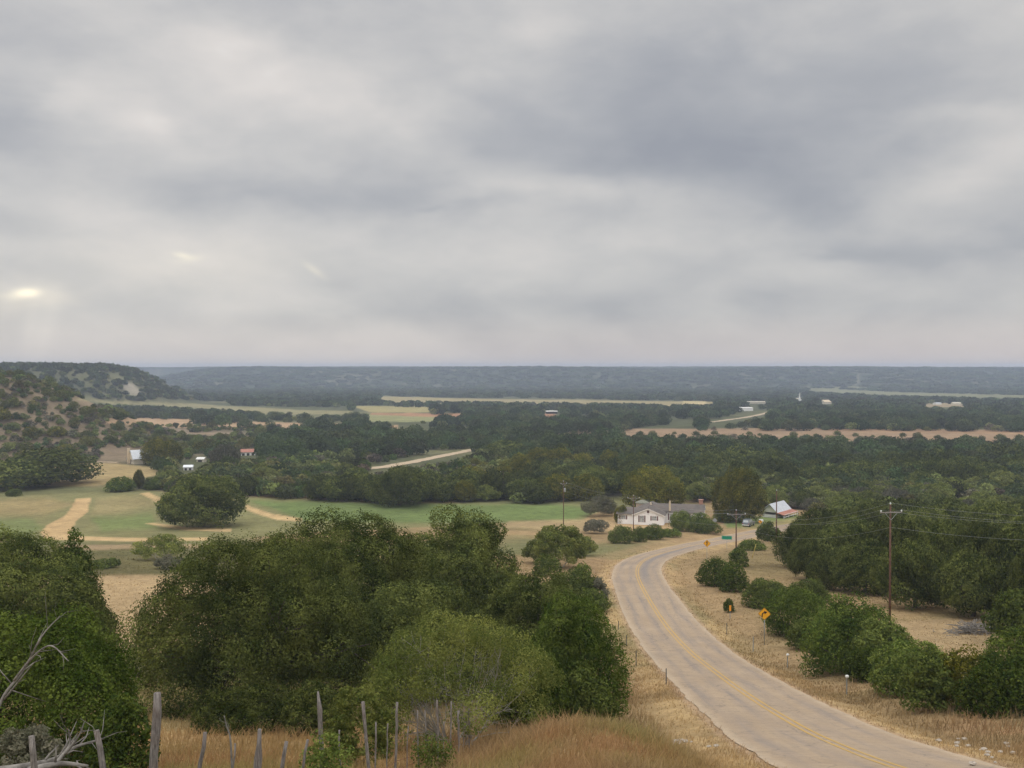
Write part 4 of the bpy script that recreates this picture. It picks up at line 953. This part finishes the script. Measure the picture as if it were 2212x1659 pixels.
# ------------------------------------------------------------------ farmhouse
def f_sid(t, geo, tc, b):
    sx = t.node('ShaderNodeSeparateXYZ'); t.l.new(tc, sx.inputs[0]); fr = t.math('FRACT', t.math('MULTIPLY', sx.outputs[2], 5.5)); bump(t, b, fr, .5, .02)
    c = t.mix(t.mr(t.noise(tc, 1.1, 4, .6), .35, .7, 0, 1), (.90,.89,.88), (.83,.81,.79)); return t.mix(t.mr(fr, .0, .1, .35, 0), c, (.45,.43,.40))
SID = mat('white_siding', f_sid, .7)
def f_roof(t, geo, tc, b):
    n = t.noise(tc, 7, 4, .7); n2 = t.noise(tc, .6, 3, .6); bump(t, b, n, .4, .03)
    return t.mix(t.mr(n2,.35,.65,0,1), t.mix(n, (.085,.077,.07), (.14,.128,.118)), (.165,.138,.12))
ROOFM = mat('grey_shingles', f_roof, .95)
TRIM = speck('white_trim', (.74,.72,.68), (.82,.80,.77), 5, .6)
SHUT = speck('dark_red_shutters', (.085,.03,.03), (.13,.045,.04), 4, .7)
GLASS = mat('window_glass', lambda t,g,tc,b: t.mix(t.mr(t.noise(tc,2.0,2,.5),.4,.6,0,1), (.22,.24,.25), (.42,.43,.42)), .12, .6)
CREAM = speck('cream_plaster_chimney', (.55,.44,.30), (.66,.54,.38), 4, .9)
BRICK = mat('brick_red', lambda t,g,tc,b: (lambda br: br.outputs[0])((lambda n: (t.l.new(tc, n.inputs[0]), n.inputs[1].__setattr__('default_value', (.36,.17,.12,1)), n.inputs[2].__setattr__('default_value', (.44,.24,.17,1)), n.inputs[3].__setattr__('default_value', (.5,.45,.4,1)), n.inputs['Scale'].__setattr__('default_value', 4.0), n)[-1])(t.node('ShaderNodeTexBrick'))), .9)
hp = cast(1400, 1134, H); hz = min(H1(hp[0]+dx, hp[1]+dy) for dx in (-8,6,12) for dy in (0,10))
HS = 66.5/F*hp[1]/7.8     # fits the gable width to 66 px
house = link('farmhouse', None, None, 'white single-storey farmhouse with grey shingle roof and dark shutters by the road', 'house', loc=(hp[0], hp[1], H1(hp[0],hp[1])-.15), rotz=R(-13), scale=(HS,HS,HS))
EV = 2.75; GH = 3.95; PK = 4.35
mb = MB()
mb.prism([(-GH,-1.6),(GH,-1.6),(GH,EV),(0,PK),(-GH,EV)], 0, 13)          # gable wing
mb.box(-7.8,.6,-1.6,-GH-.003,9,EV-.05)                                    # left wing
mb.box(GH+.003,5.2,-1.6,13.5,12.4,EV)                                     # right wing
mb.xprism([(5.2,EV+.001),(12.4,EV+.001),(8.8,PK+.05)], 13.3, 13.5)
mb.build('wall', SID, house)
mb = MB()
def slab(mb, a, b, c, d, th=.14):
    a, b, c, d = map(np.array, (a,b,c,d)); n = unit(np.cross((b-a).astype(float), (d-a).astype(float)))*th
    if n[2] < 0: n = -n
    mb.add([a,b,c,d,a+n,b+n,c+n,d+n], [(0,3,2,1),(4,5,6,7),(0,1,5,4),(1,2,6,5),(2,3,7,6),(3,0,4,7)])
o_ = .45; sl = (PK-EV)/GH
slab(mb, (0,-o_,PK+.02), (0,13.4,PK+.02), (GH+o_,13.4,EV-sl*o_+.02), (GH+o_,-o_,EV-sl*o_+.02))
slab(mb, (0,13.4,PK+.022), (0,-o_,PK+.022), (-GH-o_*.2,-o_,EV-sl*o_*.2+.022), (-GH-o_*.2,13.4,EV-sl*o_*.2+.022))
slab(mb, (-8.2,.15,EV-.12), (-GH+.4,.15,EV-.1), (-.9,4.8,PK-.55), (-8.2,4.8,PK-.55))
slab(mb, (-8.2,9.4,EV-.12), (-8.2,4.8,PK-.555), (-.9,4.8,PK-.555), (-GH+.4,9.4,EV-.1))
slab(mb, (2.2,4.8,EV-.12+.3), (13.9,4.8,EV-.12), (13.9,8.8,PK+.12), (0.2,8.8,PK+.12))
slab(mb, (2.2,12.8,EV-.12), (0.2,8.8,PK+.118), (13.9,8.8,PK+.118), (13.9,12.8,EV-.12))
rf_ = mb.build('roof', ROOFM, house)
mb = MB(); mb.box(4.9,4.7,3.2,5.35,5.15,5.6); mb.tube([(5.12,4.92,5.6),(5.12,4.92,6.0)], .12, 8); mb.build('chimney', CREAM, rf_)
mb = MB(); mb.tube([(0.15,6,PK),(0.15,6,PK+.55),(.15,6,PK+.8)], [.22,.2,.06], 8); mb.build('chimney', CREAM, rf_)
mb = MB(); mb.box(12.3,9.2,3.2,13.3,10.1,5.6); mb.box(12.15,9.05,5.603,13.45,10.25,5.75); mb.build('chimney', BRICK, rf_)
mb = MB(); mb.box(13.55,4.75,EV-.35,13.62,12.85,EV-.1); slab(mb,(13.92,4.7,EV-.3),(13.97,4.7,EV-.3),(13.97,8.8,PK+.0),(13.92,8.8,PK+.0),.02)
def fascia(mb, x0, z0, x1, z1, y): mb.add([(x0,y,z0-.2),(x0,y,z0),(x1,y,z1),(x1,y,z1-.2),(x0,y+.05,z0-.2),(x0,y+.05,z0),(x1,y+.05,z1),(x1,y+.05,z1-.2)], [(0,3,2,1),(4,5,6,7),(0,1,5,4),(1,2,6,5),(2,3,7,6),(3,0,4,7)])
fascia(mb, -GH-.1, EV-.02, 0, PK+.03, -o_-.055); fascia(mb, 0, PK+.03, GH+o_, EV-sl*o_+.03, -o_-.055)
mb.build('trim', TRIM, house)
def win(parent, x0, x1, z0, z1, y, shut=True, cols=2, rows=2, sw=.28):
    mb = MB(); f = .07
    for b_ in ((x0-f,y-.05,z0-f,x1+f,y-.003,z0),(x0-f,y-.05,z1,x1+f,y-.003,z1+f),(x0-f,y-.05,z0+.002,x0,y-.003,z1-.002),(x1,y-.05,z0+.002,x1+f,y-.003,z1-.002)): mb.box(*b_)
    for k in range(1, cols): xx = x0+(x1-x0)*k/cols; mb.box(xx-.018,y-.042,z0+.001,xx+.018,y-.025,z1-.001)
    for k in range(1, rows): zz = z0+(z1-z0)*k/rows; mb.box(x0+.001,y-.046,zz-.018,x1-.001,y-.0435,zz+.018)
    w = mb.build('window', TRIM, parent); mb = MB(); mb.box(x0+.002,y-.022,z0+.002,x1-.002,y-.004,z1-.002); mb.build('pane', GLASS, w)
    if shut:
        for (a_, b_) in ((x0-f-sw-.02, x0-f-.02), (x1+f+.02, x1+f+sw+.02)):
            mb = MB(); mb.box(a_, y-.045, z0-.05, b_, y-.004, z1+.05)
            for k in range(7): zz = z0+(z1-z0)*(k+.5)/7; mb.box(a_+.04, y-.058, zz-.03, b_-.04, y-.0455, zz+.02)
            mb.build('shutter', SHUT, parent)
win(house, -2.1, -1.05, .85, 2.45, 0); win(house, .95, 2.15, 1.35, 2.4, 0); win(house, -7.0, -5.75, 1.35, 2.3, .6); win(house, 5.0, 6.1, .85, 2.45, 5.2); win(house, 8.8, 9.9, .85, 2.45, 5.2)
mb = MB(); mb.box(-.28,-.05,3.2,.28,-.004,3.8); 
for k in range(6): mb.box(-.25,-.075,3.24+k*.09,.25,-.051,3.29+k*.09)
mb.build('gable_vent', SHUT, house)
mb = MB(); mb.box(-.07,-.12,2.85,.07,-.004,3.0); mb.build('lamp', DARKST, house)
# tank tower behind the house
tp = np.array([*at(1387, hp[1]+16), 0]); tp[2] = H1(tp[0], tp[1])
tk = link('water_tank', None, None, 'round weathered stone water tank with low cone roof behind the farmhouse', 'water tank', loc=tp)
hh = (ray(1387,1098)/ray(1387,1098)[1]*tp[1])[2]-tp[2]; top_ = (ray(1387,1081)/ray(1387,1081)[1]*tp[1])[2]-tp[2]
mb = MB(); mb.tube([(0,0,-.5),(0,0,top_*.86)], [1.75,1.7], 20); mb.build('tank_wall', speck('stained_stone', (.36,.27,.20), (.52,.42,.33), 2, .95, .3), tk)
mb = MB(); mb.tube([(0,0,top_*.86+.002),(0,0,top_*.9),(0,0,top_+.25)], [1.95,1.9,.15], 20); mb.build('roof', speck('mossy_roof', (.16,.17,.13), (.26,.25,.20), 3, .95), tk)
# ------------------------------------------------------------------ generic sheds
TIN = speck('galvanised_roof', (.50,.53,.56), (.68,.70,.73), 1.5, .45, metal=.2)
TINRED = speck('rust_red_roof', (.30,.12,.085), (.46,.22,.16), 1.2, .8)
WALLW = speck('whitewashed_wall', (.70,.69,.65), (.82,.81,.78), 1, .8)
WALLC = speck('cream_stone_wall', (.52,.46,.36), (.66,.60,.48), 1.2, .9)
DARKI = speck('dark_opening', (.03,.028,.026), (.06,.055,.05), 2, .9)
def shed(name, label, cat, u, v, wpx, hpx, depth, rot, roofm, wallm, pitch=.28, group=None, openings=0, chimney=False, vflat=False):
    p = cast(u, v, H); D = p[1]; w = wpx/F*D; h = hpx/F*D
    rx = h*pitch*2; eav = max(h-rx*.6, h*.45)
    r = link(name, None, None, label, cat, group, loc=p-np.array([0,0,.1]), rotz=rot)
    mb = MB(); mb.box(-w/2, 0, -.5, w/2, depth, eav); mb.xprism([(0,eav+.002),(depth,eav+.002),(depth/2,h)], -w/2, w/2); mb.build('wall', wallm, r)
    mb = MB(); e = .3; sl_ = (h-eav)/(depth/2)
    slab(mb, (-w/2-e,-e,eav-sl_*e+.03), (w/2+e,-e,eav-sl_*e+.03), (w/2+e,depth/2,h+.03), (-w/2-e,depth/2,h+.03), .1)
    slab(mb, (-w/2-e,depth+e,eav-sl_*e+.03), (-w/2-e,depth/2,h+.028), (w/2+e,depth/2,h+.028), (w/2+e,depth+e,eav-sl_*e+.03), .1)
    mb.build('roof', roofm, r)
    for k in range(openings):
        xx = -w/2+w*(k+.5)/openings; mb = MB(); mb.box(xx-w*.28/openings, -.03, 0.1, xx+w*.28/openings, -.004, eav*.72); mb.build('door' if k % 2 == 0 else 'window', DARKI, r)
    return r, w, h, eav
# distant cream house on the left
p = cast(283, 1002, H); D = p[1]; s = D/F
r = link('stone_house', None, None, 'distant cream house with tall chimney and pale metal roof beyond the mown field', 'house', loc=p-np.array([0,0,.2]), rotz=R(-52))
W_ = 30*s; Hh = 30*s; ev = Hh*.42
mb = MB(); mb.prism([(-W_/2,-1),(W_/2,-1),(W_/2,ev),(0,Hh),(-W_/2,ev)], 0, 11); mb.build('wall', WALLC, r)
mb = MB(); slab(mb, (0,-.4,Hh+.03),(0,11.4,Hh+.03),(W_/2+.5,11.4,ev-.25),(W_/2+.5,-.4,ev-.25),.12); slab(mb, (0,11.4,Hh+.032),(0,-.4,Hh+.032),(-W_/2-2.6,-.4,ev-.9),(-W_/2-2.6,11.4,ev-.9),.12)
rr_ = mb.build('roof', TIN, r)
mb = MB(); mb.box(-2.5,-.9,0,-1.3,-.003,Hh+.9); mb.build('chimney', CREAM, r)
mb = MB(); mb.box(-.8,-.05,0.2,.2,-.004,2.2); mb.build('door', DARKI, r); mb = MB(); mb.box(1,-.05,1.2,2,-.004,2.2); mb.build('window', DARKI, r)
shed('shed', 'small white shed with faded red base, nearest of the far left farmyard', 'shed', 406, 1016, 18, 11, 3.5, R(10), TIN, WALLW, openings=2)
shed('shed', 'small cream shed between the farmyard trees on the left', 'shed', 432, 998, 16, 10, 3, R(-8), WALLW, WALLC, openings=1)
shed('barn', 'long barn with rusty red roof half hidden in the left valley scrub', 'barn', 536, 984, 30, 13, 7, R(12), TINRED, WALLW, .34, openings=3)
shed('shed', 'white field shed with dark openings standing beside the red dirt strip', 'shed', 1192, 894, 24, 6.5, 7, R(3), WALLW, DARKI, .15, openings=0)
shed('barn', 'long bright white metal building left of the far village steeple', 'barn', 1612, 888, 30, 8, 14, R(2), WALLW, WALLW, .12, openings=0)
shed('building', 'pale flat row building at the left end of the far village', 'building', 1636, 872, 42, 5, 14, R(-6), WALLC, WALLC, .15)
shed('building', 'tan village hall with broad gable, right of the steeple', 'building', 1789, 873, 15, 9, 16, R(10), CREAM, WALLC, .4)
shed('shed', 'tiny white shed in the trees between steeple and right village edge', 'shed', 1894, 873, 7, 3.5, 8, 0, WALLW, WALLW)
shed('house', 'white village house, brightest one right of the big dark tree', 'house', 2028, 874, 12, 4.5, 9, R(4), TIN, WALLW)
shed('house', 'grey-roofed village house right of the bright white one', 'house', 2068, 875, 16, 6, 10, R(-6), WALLC, WALLC, .3)
shed('house', 'small pale house at the right end of the far village', 'house', 2096, 876, 5, 4, 8, 0, WALLW, WALLW)
shed('house', 'low tan house directly left of the steeple in the far village', 'house', 1738, 876, 17, 5, 10, 0, CREAM, WALLC)
shed('house', 'low pale house in the dip left of the village steeple', 'house', 1706, 884, 11, 5, 10, 0, WALLC, WALLC)
shed('house', 'low reddish houses row among trees right of the steeple', 'house', 1970, 874, 24, 4, 9, 0, TINRED, CREAM)
# church
p = cast(1727, 866, H); s = p[1]/F
r = link('church', None, None, 'white village church with thin pointed steeple rising above the far trees', 'church', loc=p-np.array([0,0,.3]))
mb = MB(); mb.box(-6*s,0,-.5,6*s,14,2.6*s); mb.prism([(-6*s,2.6*s+.01),(6*s,2.6*s+.01),(0,5.5*s)], 0, 14); mb.build('wall', WALLW, r)
mb = MB(); slab(mb,(0,-.4,5.5*s+.05),(0,14.4,5.5*s+.05),(6.4*s,14.4,2.5*s),(6.4*s,-.4,2.5*s),.2); slab(mb,(0,14.4,5.5*s+.06),(0,-.4,5.5*s+.06),(-6.4*s,-.4,2.5*s),(-6.4*s,14.4,2.5*s),.2); mb.build('roof', WALLC, r)
mb = MB(); mb.box(-1.7*s,-1.4,-.4,1.7*s,1.4,7.5*s); mb.tube([(0,0,7.51*s),(0,0,9*s),(0,0,18*s)], [1.6*s,1.0*s,.35*s], 8); mb.build('steeple', WALLW, r)
# white barn with open bays behind the parked vehicle
p = cast(1662, 1118, H); D = p[1]; s = D/F
r = link('barn', None, None, 'white open-sided barn with pale metal and rust-red roof half hidden behind the tall tree', 'barn', loc=p-np.array([0,0,.1]), rotz=R(-38))
EW = 12*s; GH_ = 29*s; HW = 17*s
mb = MB(); mb.box(-HW,.5,-.5,HW-.3,9,EW*.55); mb.box(-HW,.5,EW*.55+.002,-HW+.3,9,EW); mb.prism([(-HW,EW+.003),(HW,EW+.003),(0,GH_)], .5, .7); mb.prism([(-HW,EW+.003),(HW,EW+.003),(0,GH_)], 8.8, 9); mb.build('wall', WALLW, r)
mb = MB(); slab(mb,(0,-.2,GH_+.05),(0,9.8,GH_+.05),(HW+.1,9.8,EW),(HW+.1,-.2,EW),.1); slab(mb,(0,9.8,GH_+.06),(0,-.2,GH_+.06),(-HW-.4,-.2,EW-.1),(-HW-.4,9.8,EW-.1),.1); mb.build('roof', TIN, r)
mb = MB(); slab(mb,(HW+.12,-.2,EW-.02),(HW+.12,9.8,EW-.02),(HW+2.2,9.8,EW*.66),(HW+2.2,-.2,EW*.66),.1); mb.build('porch_roof', TINRED, r)
for yy in (0, 3.2, 6.4, 9.5): mb = MB(); mb.box(HW+1.95,yy-.07,-.5,HW+2.09,yy+.07,EW*.6); mb.build('porch_post', WALLW, r)
mb = MB()
for zz in (.55, 1.15): mb.box(HW+2.1,0,zz-.09,HW+2.16,9.5,zz+.09)
mb.build('rail', WALLW, r)
# parked vehicle
CARP = mat('grey_car_paint', lambda t,g,tc,b: (.20,.225,.26), .3, .5, .5); CGL = mat('car_glass', lambda t,g,tc,b: (.50,.54,.56), .1, .6); TYRE = speck('rubber', (.02,.02,.02), (.035,.035,.035), 9, .9)
RED = mat('tail_lamp', lambda t,g,tc,b: (.35,.02,.02), .3, .5)
p = cast(1617, 1136, H); s = p[1]/F
r = link('parked_suv', None, None, 'grey four-wheel-drive wagon parked in the yard between the two large trees', 'car', loc=p+np.array([0,0,.03]), rotz=R(58), scale=(1.0,)*3)
mb = MB(); prof = [(-2.3,.42),(-2.32,.95),(-2.2,1.05),(1.0,1.08),(2.2,.98),(2.32,.72),(2.28,.42)]
mb.prism(prof, -.9, .9); mb.prism([(-2.15,1.055),(-1.95,1.75),(.15,1.78),(.95,1.083)], -.78, .78); mb.build('body', CARP, r)
mb = MB()
for sy in (-1, 1):
    y0, y1 = sorted((sy*.784, sy*.80))
    for q in ([(-1.98,1.12),(-1.86,1.62),(-1.1,1.65),(-1.1,1.12)], [(-1.0,1.12),(-1.0,1.65),(-.3,1.66),(-.3,1.12)], [(-.2,1.12),(-.2,1.66),(.12,1.67),(.74,1.12)]): mb.prism(q, y0, y1)
mb.add([(-2.165,-.62,1.15),(-2.165,.62,1.15),(-2.01,.62,1.66),(-2.01,-.62,1.66)], [(0,1,2,3)]); mb.add([(.93,-.66,1.15),(.93,.66,1.15),(.25,.66,1.72),(.25,-.66,1.72)], [(0,1,2,3)])
mb.build('window', CGL, r)
for wx in (-1.45, 1.45):
    for sy in (-1, 1):
        mb = MB(); mb.tube([(wx,sy*.72,.38),(wx,sy*.93,.38)], .38, 18); w = mb.build('wheel', TYRE, r); mb = MB(); mb.tube([(wx,sy*.932,.38),(wx,sy*.95,.38)], .2, 12); mb.build('rim', GALV, w)
for sy in (-1,1):
    mb = MB(); mb.box(-2.345,sy*.75-.09,.68,-2.323,sy*.75+.09,.93); mb.build('tail_light', RED, r); mb = MB(); mb.box(2.31,sy*.7-.14,.62,2.345,sy*.7+.14,.80); mb.build('headlight', WHITE, r)
mb = MB(); mb.box(-2.42,-.88,.4,-2.326,.88,.6); mb.build('bumper', TRIM, r); mb = MB(); mb.box(2.335,-.88,.35,2.42,.88,.56); mb.build('bumper', TRIM, r)
p = cast(1643, 1131, H); s = p[1]/F
r = link('propane_tank', None, None, 'white rounded gas tank lying in the yard right of the parked vehicle', 'tank', loc=p)
mb = MB(); mb.tube([(-.75,0,.75),(-.68,0,.75),(-.5,0,.75),(.5,0,.75),(.68,0,.75),(.75,0,.75)], [.08,.3,.42,.42,.3,.08], 14); mb.build('vessel', WHITE, r, True)
for sx in (-.4,.4): mb = MB(); mb.box(sx-.06,-.3,-.1,sx+.06,.3,.36); mb.build('leg', GALV, r)
# stones
STONE = speck('white_limestone', (.32,.27,.22), (.52,.47,.40), 4, .95, .6)
def stone(p, sx, sy, sz, seed, label, group=None):
    rg_ = np.random.default_rng(seed); V = []; n, m = 9, 6
    for i in range(m+1):
        for j in range(n):
            th = math.pi*i/m; ph = 6.283*j/n; k = rg_.uniform(.75,1.12); V.append((sx*math.sin(th)*math.cos(ph)*k, sy*math.sin(th)*math.sin(ph)*k, sz*math.cos(th)*k))
    f = [(i*n+j, i*n+(j+1)%n, (i+1)*n+(j+1)%n, (i+1)*n+j) for i in range(m) for j in range(n)]
    mb = MB(); mb.add(V, f); mb.build('limestone_rock', STONE, None, label=label, cat='rock', group=group, loc=p)
i = 0
for (u0, v0, su, sv, N, D0, gl) in [(1470,1610,13,4,12,24,'white limestone chunk in the reddish grass left of the road'),(1555,1622,14,3,3,25,'white limestone chunk in the reddish grass left of the road'),(2125,1628,36,12,15,29,'white limestone rubble on the right verge at the bottom corner'),(2060,1608,26,5,5,31,'white limestone rubble on the right verge at the bottom corner'),
      (1560,1272,12,2,5,None,'pale stones under the ball-shaped junipers'),(320,852-0,0,0,0,None,'')]:
    for k in range(N):
        uu = u0+rs.normal()*su; vv = v0+rs.normal()*sv; p = cast(uu, min(vv, 1690), H); sc = rs.uniform(.035,.095) if D0 else rs.uniform(.15,.3)
        stone(p+np.array([0,0,.13 if D0 else .08]), sc*1.5, sc, sc*.7, 900+i, gl, 'loose '+gl.split(' in ')[0].split(' on ')[0]+'s '+('left' if D0 and u0 < 1700 else 'right' if D0 else 'mid')); i += 1
HAZE = 2.1e-4; SUNE = .9; EXPO = 0.0; ZEN = 2.5
CLOUDS = [(1600,190,420,130,0,-.26),(1330,330,420,70,0,-.30),(1720,420,260,90,-28,-.30),(1960,545,260,26,0,-.20),(720,425,300,48,0,-.26),(30,230,110,90,0,-.30),(80,505,170,34,0,-.22),
 (480,20,160,40,0,-.18),(1300,655,420,26,0,-.14),(750,690,300,24,0,-.12),(1030,190,200,40,-25,-.12),(1040,430,70,10,5,-.12),(920,447,30,7,10,-.12),(1800,556,60,10,0,-.12),(80,70,160,40,0,-.14),
 (260,250,190,80,-20,.30),(620,170,330,90,-18,.24),(1160,90,160,36,0,.18),(1180,405,260,26,0,.20),(600,545,600,70,0,.15),(2110,350,190,60,10,.20),(2150,60,120,100,0,.14),(1550,520,300,60,0,.08),(1500,720,900,40,0,.02),(2060,250,80,20,-10,.14),(330,265,50,24,0,.18),(110,200,60,50,0,.20)]
GLOWS = [(62,632,20,8,0,(.34,.30,.18)),(48,636,30,10,12,(.22,.19,.11)),(60,640,75,30,0,(.14,.11,.06)),(395,552,18,6,-8,(.16,.14,.07)),(412,560,26,8,10,(.08,.07,.03)),(680,584,24,7,-35,(.12,.10,.05)),(400,575,260,50,0,(.05,.04,.02)),(98,712,20,85,-16,(.075,.066,.05)),(66,700,12,70,-10,(.05,.044,.033))]
# ------------------------------------------------------------------ air
mv = bpy.data.materials.new('haze_air'); mv.use_nodes = True; t = NT(mv.node_tree); t.n.clear(); out = t.node('ShaderNodeOutputMaterial')
pv = t.node('ShaderNodeVolumePrincipled'); pv.inputs['Color'].default_value = (.58,.67,.86,1); pv.inputs['Density'].default_value = HAZE; t.l.new(pv.outputs[0], out.inputs['Volume'])
mb = MB(); mb.box(-6700,-6700,-66,6700,6700,24); mb.build('haze', mv, None, kind='stuff', label='thin bluish air haze filling the valley', cat='haze')
# ------------------------------------------------------------------ sky
w = bpy.data.worlds.new('World'); bpy.context.scene.world = w; w.use_nodes = True; t = NT(w.node_tree); t.n.clear()
SUN_AZ, SUN_EL = R(-30), R(38)
out = t.node('ShaderNodeOutputWorld'); bg = t.node('ShaderNodeBackground'); t.l.new(bg.outputs[0], out.inputs[0])
sky = t.node('ShaderNodeTexSky'); sky.sky_type = 'NISHITA'; sky.sun_disc = False; sky.sun_elevation = SUN_EL; sky.sun_rotation = SUN_AZ
tc = t.node('ShaderNodeTexCoord').outputs['Generated']; sx = t.node('ShaderNodeSeparateXYZ'); t.l.new(tc, sx.inputs[0])
az = t.math('ARCTAN2', sx.outputs[0], sx.outputs[1]); el = t.math('ARCSINE', sx.outputs[2])
cmb = t.node('ShaderNodeCombineXYZ'); t.l.new(az, cmb.inputs[0]); t.l.new(el, cmb.inputs[1])
# stretch the cloud field with height like a flat deck seen from below
st = t.node('ShaderNodeCombineXYZ'); t.l.new(az, st.inputs[0]); t.l.new(t.math('MULTIPLY', el, 2.2), st.inputs[1])
wn = t.noise(st.outputs[0], 5.0, 4, .55, out=1)
wv = t.node('ShaderNodeVectorMath', operation='SUBTRACT'); t.l.new(wn, wv.inputs[0]); wv.inputs[1].default_value = (.5,.5,.5)
ws = t.node('ShaderNodeVectorMath', operation='MULTIPLY'); t.l.new(wv.outputs[0], ws.inputs[0]); ws.inputs[1].default_value = (.14,.06,0)
wp = t.node('ShaderNodeVectorMath', operation='ADD'); t.l.new(cmb.outputs[0], wp.inputs[0]); t.l.new(ws.outputs[0], wp.inputs[1])
sw = t.node('ShaderNodeSeparateXYZ'); t.l.new(wp.outputs[0], sw.inputs[0]); wa, we = sw.outputs[0], sw.outputs[1]
def patch(a, e, px, py, sxx, syy, rot, amt):
    A = math.atan((px-CX)/F); E = math.atan((795-py)/F*math.cos(A)); c, s = math.cos(R(rot)), math.sin(R(rot)); k1 = F/sxx; k2 = F/syy
    da = t.math('SUBTRACT', a, A); de = t.math('SUBTRACT', e, E)
    p = t.math('MULTIPLY', t.math('ADD', t.math('MULTIPLY', da, c), t.math('MULTIPLY', de, s)), k1)
    q = t.math('MULTIPLY', t.math('SUBTRACT', t.math('MULTIPLY', de, c), t.math('MULTIPLY', da, s)), k2)
    return t.math('MULTIPLY', t.math('EXPONENT', t.math('MULTIPLY', t.math('ADD', t.math('MULTIPLY', p, p), t.math('MULTIPLY', q, q)), -1.0)), amt)
lump = t.mr(t.noise(st.outputs[0], 6.0, 5, .5, dist=.25), .36, .64, -.075, .075)
base = t.mr(t.noise(st.outputs[0], 3.4, 6, .52, dist=.4), .3, .7, .40, .62)
fine = t.mr(t.noise(st.outputs[0], 11, 5, .55, dist=.3), .3, .7, -.065, .065)
acc = t.math('ADD', t.math('ADD', base, fine), lump)
for P_ in CLOUDS: acc = t.math('ADD', acc, patch(wa, we, *P_))
acc = t.math('ADD', acc, 0.0, clamp=True)
cl = t.ramp(acc, [(0,(.325,.34,.38)),(.3,(.43,.438,.46)),(.55,(.57,.562,.555)),(.8,(.715,.68,.65)),(1,(.84,.81,.78))])
# warm band low on the right and broken light on the left
hz = t.math('MULTIPLY', t.mr(el, 0, .055, .6, 0), t.mr(az, -.5, .4, .35, 1)); cl = t.mix(hz, cl, (.70,.585,.545))
def glow(px, py, sxx, syy, rot, col):
    global cl
    g = patch(wa if sxx > 60 else az, we if sxx > 60 else el, px, py, sxx, syy, rot, 1.0)
    v = t.node('ShaderNodeVectorMath', operation='SCALE'); v.inputs[0].default_value = col; t.l.new(g, v.inputs['Scale'])
    cl = t.vmath('ADD', cl, v.outputs[0])
for g in GLOWS: glow(*g)
zen = t.math('MULTIPLY', t.mr(el, .42, 1.25, 1.0, ZEN), t.mr(sx.outputs[1], .2, -.5, 1.0, 2.1)); v = t.node('ShaderNodeVectorMath', operation='SCALE'); t.l.new(cl, v.inputs[0]); t.l.new(zen, v.inputs['Scale'])
ns = t.node('ShaderNodeVectorMath', operation='SCALE'); t.l.new(sky.outputs[0], ns.inputs[0]); ns.inputs['Scale'].default_value = 1.0
bgs = .1
dv = t.node('ShaderNodeVectorMath', operation='SCALE'); t.l.new(v.outputs[0], dv.inputs[0]); dv.inputs['Scale'].default_value = 1/bgs
mx = t.mix(.95, ns.outputs[0], dv.outputs[0]); t.l.new(mx, bg.inputs[0]); bg.inputs[1].default_value = bgs
sl_ = bpy.data.lights.new('sun', 'SUN'); sl_.energy = SUNE; sl_.angle = R(16); sl_.color = (1,.95,.87); so = bpy.data.objects.new('sun', sl_); C.objects.link(so)
so.rotation_euler = (R(90)-SUN_EL, 0, 0); dx, dy, dz = math.sin(SUN_AZ)*math.cos(SUN_EL), math.cos(SUN_AZ)*math.cos(SUN_EL), math.sin(SUN_EL)
import mathutils
so.rotation_euler = mathutils.Vector((dx,dy,dz)).to_track_quat('Z','Y').to_euler()
cam = bpy.data.cameras.new('camera'); cam.sensor_width = 36; cam.lens = 36*F/2212; cam.clip_start = .2; cam.clip_end = 30000
co = bpy.data.objects.new('camera', cam); C.objects.link(co); co.location = (0,0,0); co.rotation_euler = (R(90)-PITCH, 0, 0)
S = bpy.context.scene; S.camera = co
S.view_settings.view_transform = 'Standard'; S.view_settings.look = 'None'; S.view_settings.exposure = EXPO; S.view_settings.gamma = 1
S.render.engine = 'CYCLES'; cy = S.cycles
cy.max_bounces = 5; cy.diffuse_bounces = 3; cy.glossy_bounces = 2; cy.transmission_bounces = 2; cy.volume_bounces = 1; cy.transparent_max_bounces = 4
cy.use_denoising = True; cy.use_adaptive_sampling = True; cy.adaptive_threshold = .02; cy.sample_clamp_indirect = 4; cy.caustics_reflective = False; cy.caustics_refractive = False
S.render.use_persistent_data = False
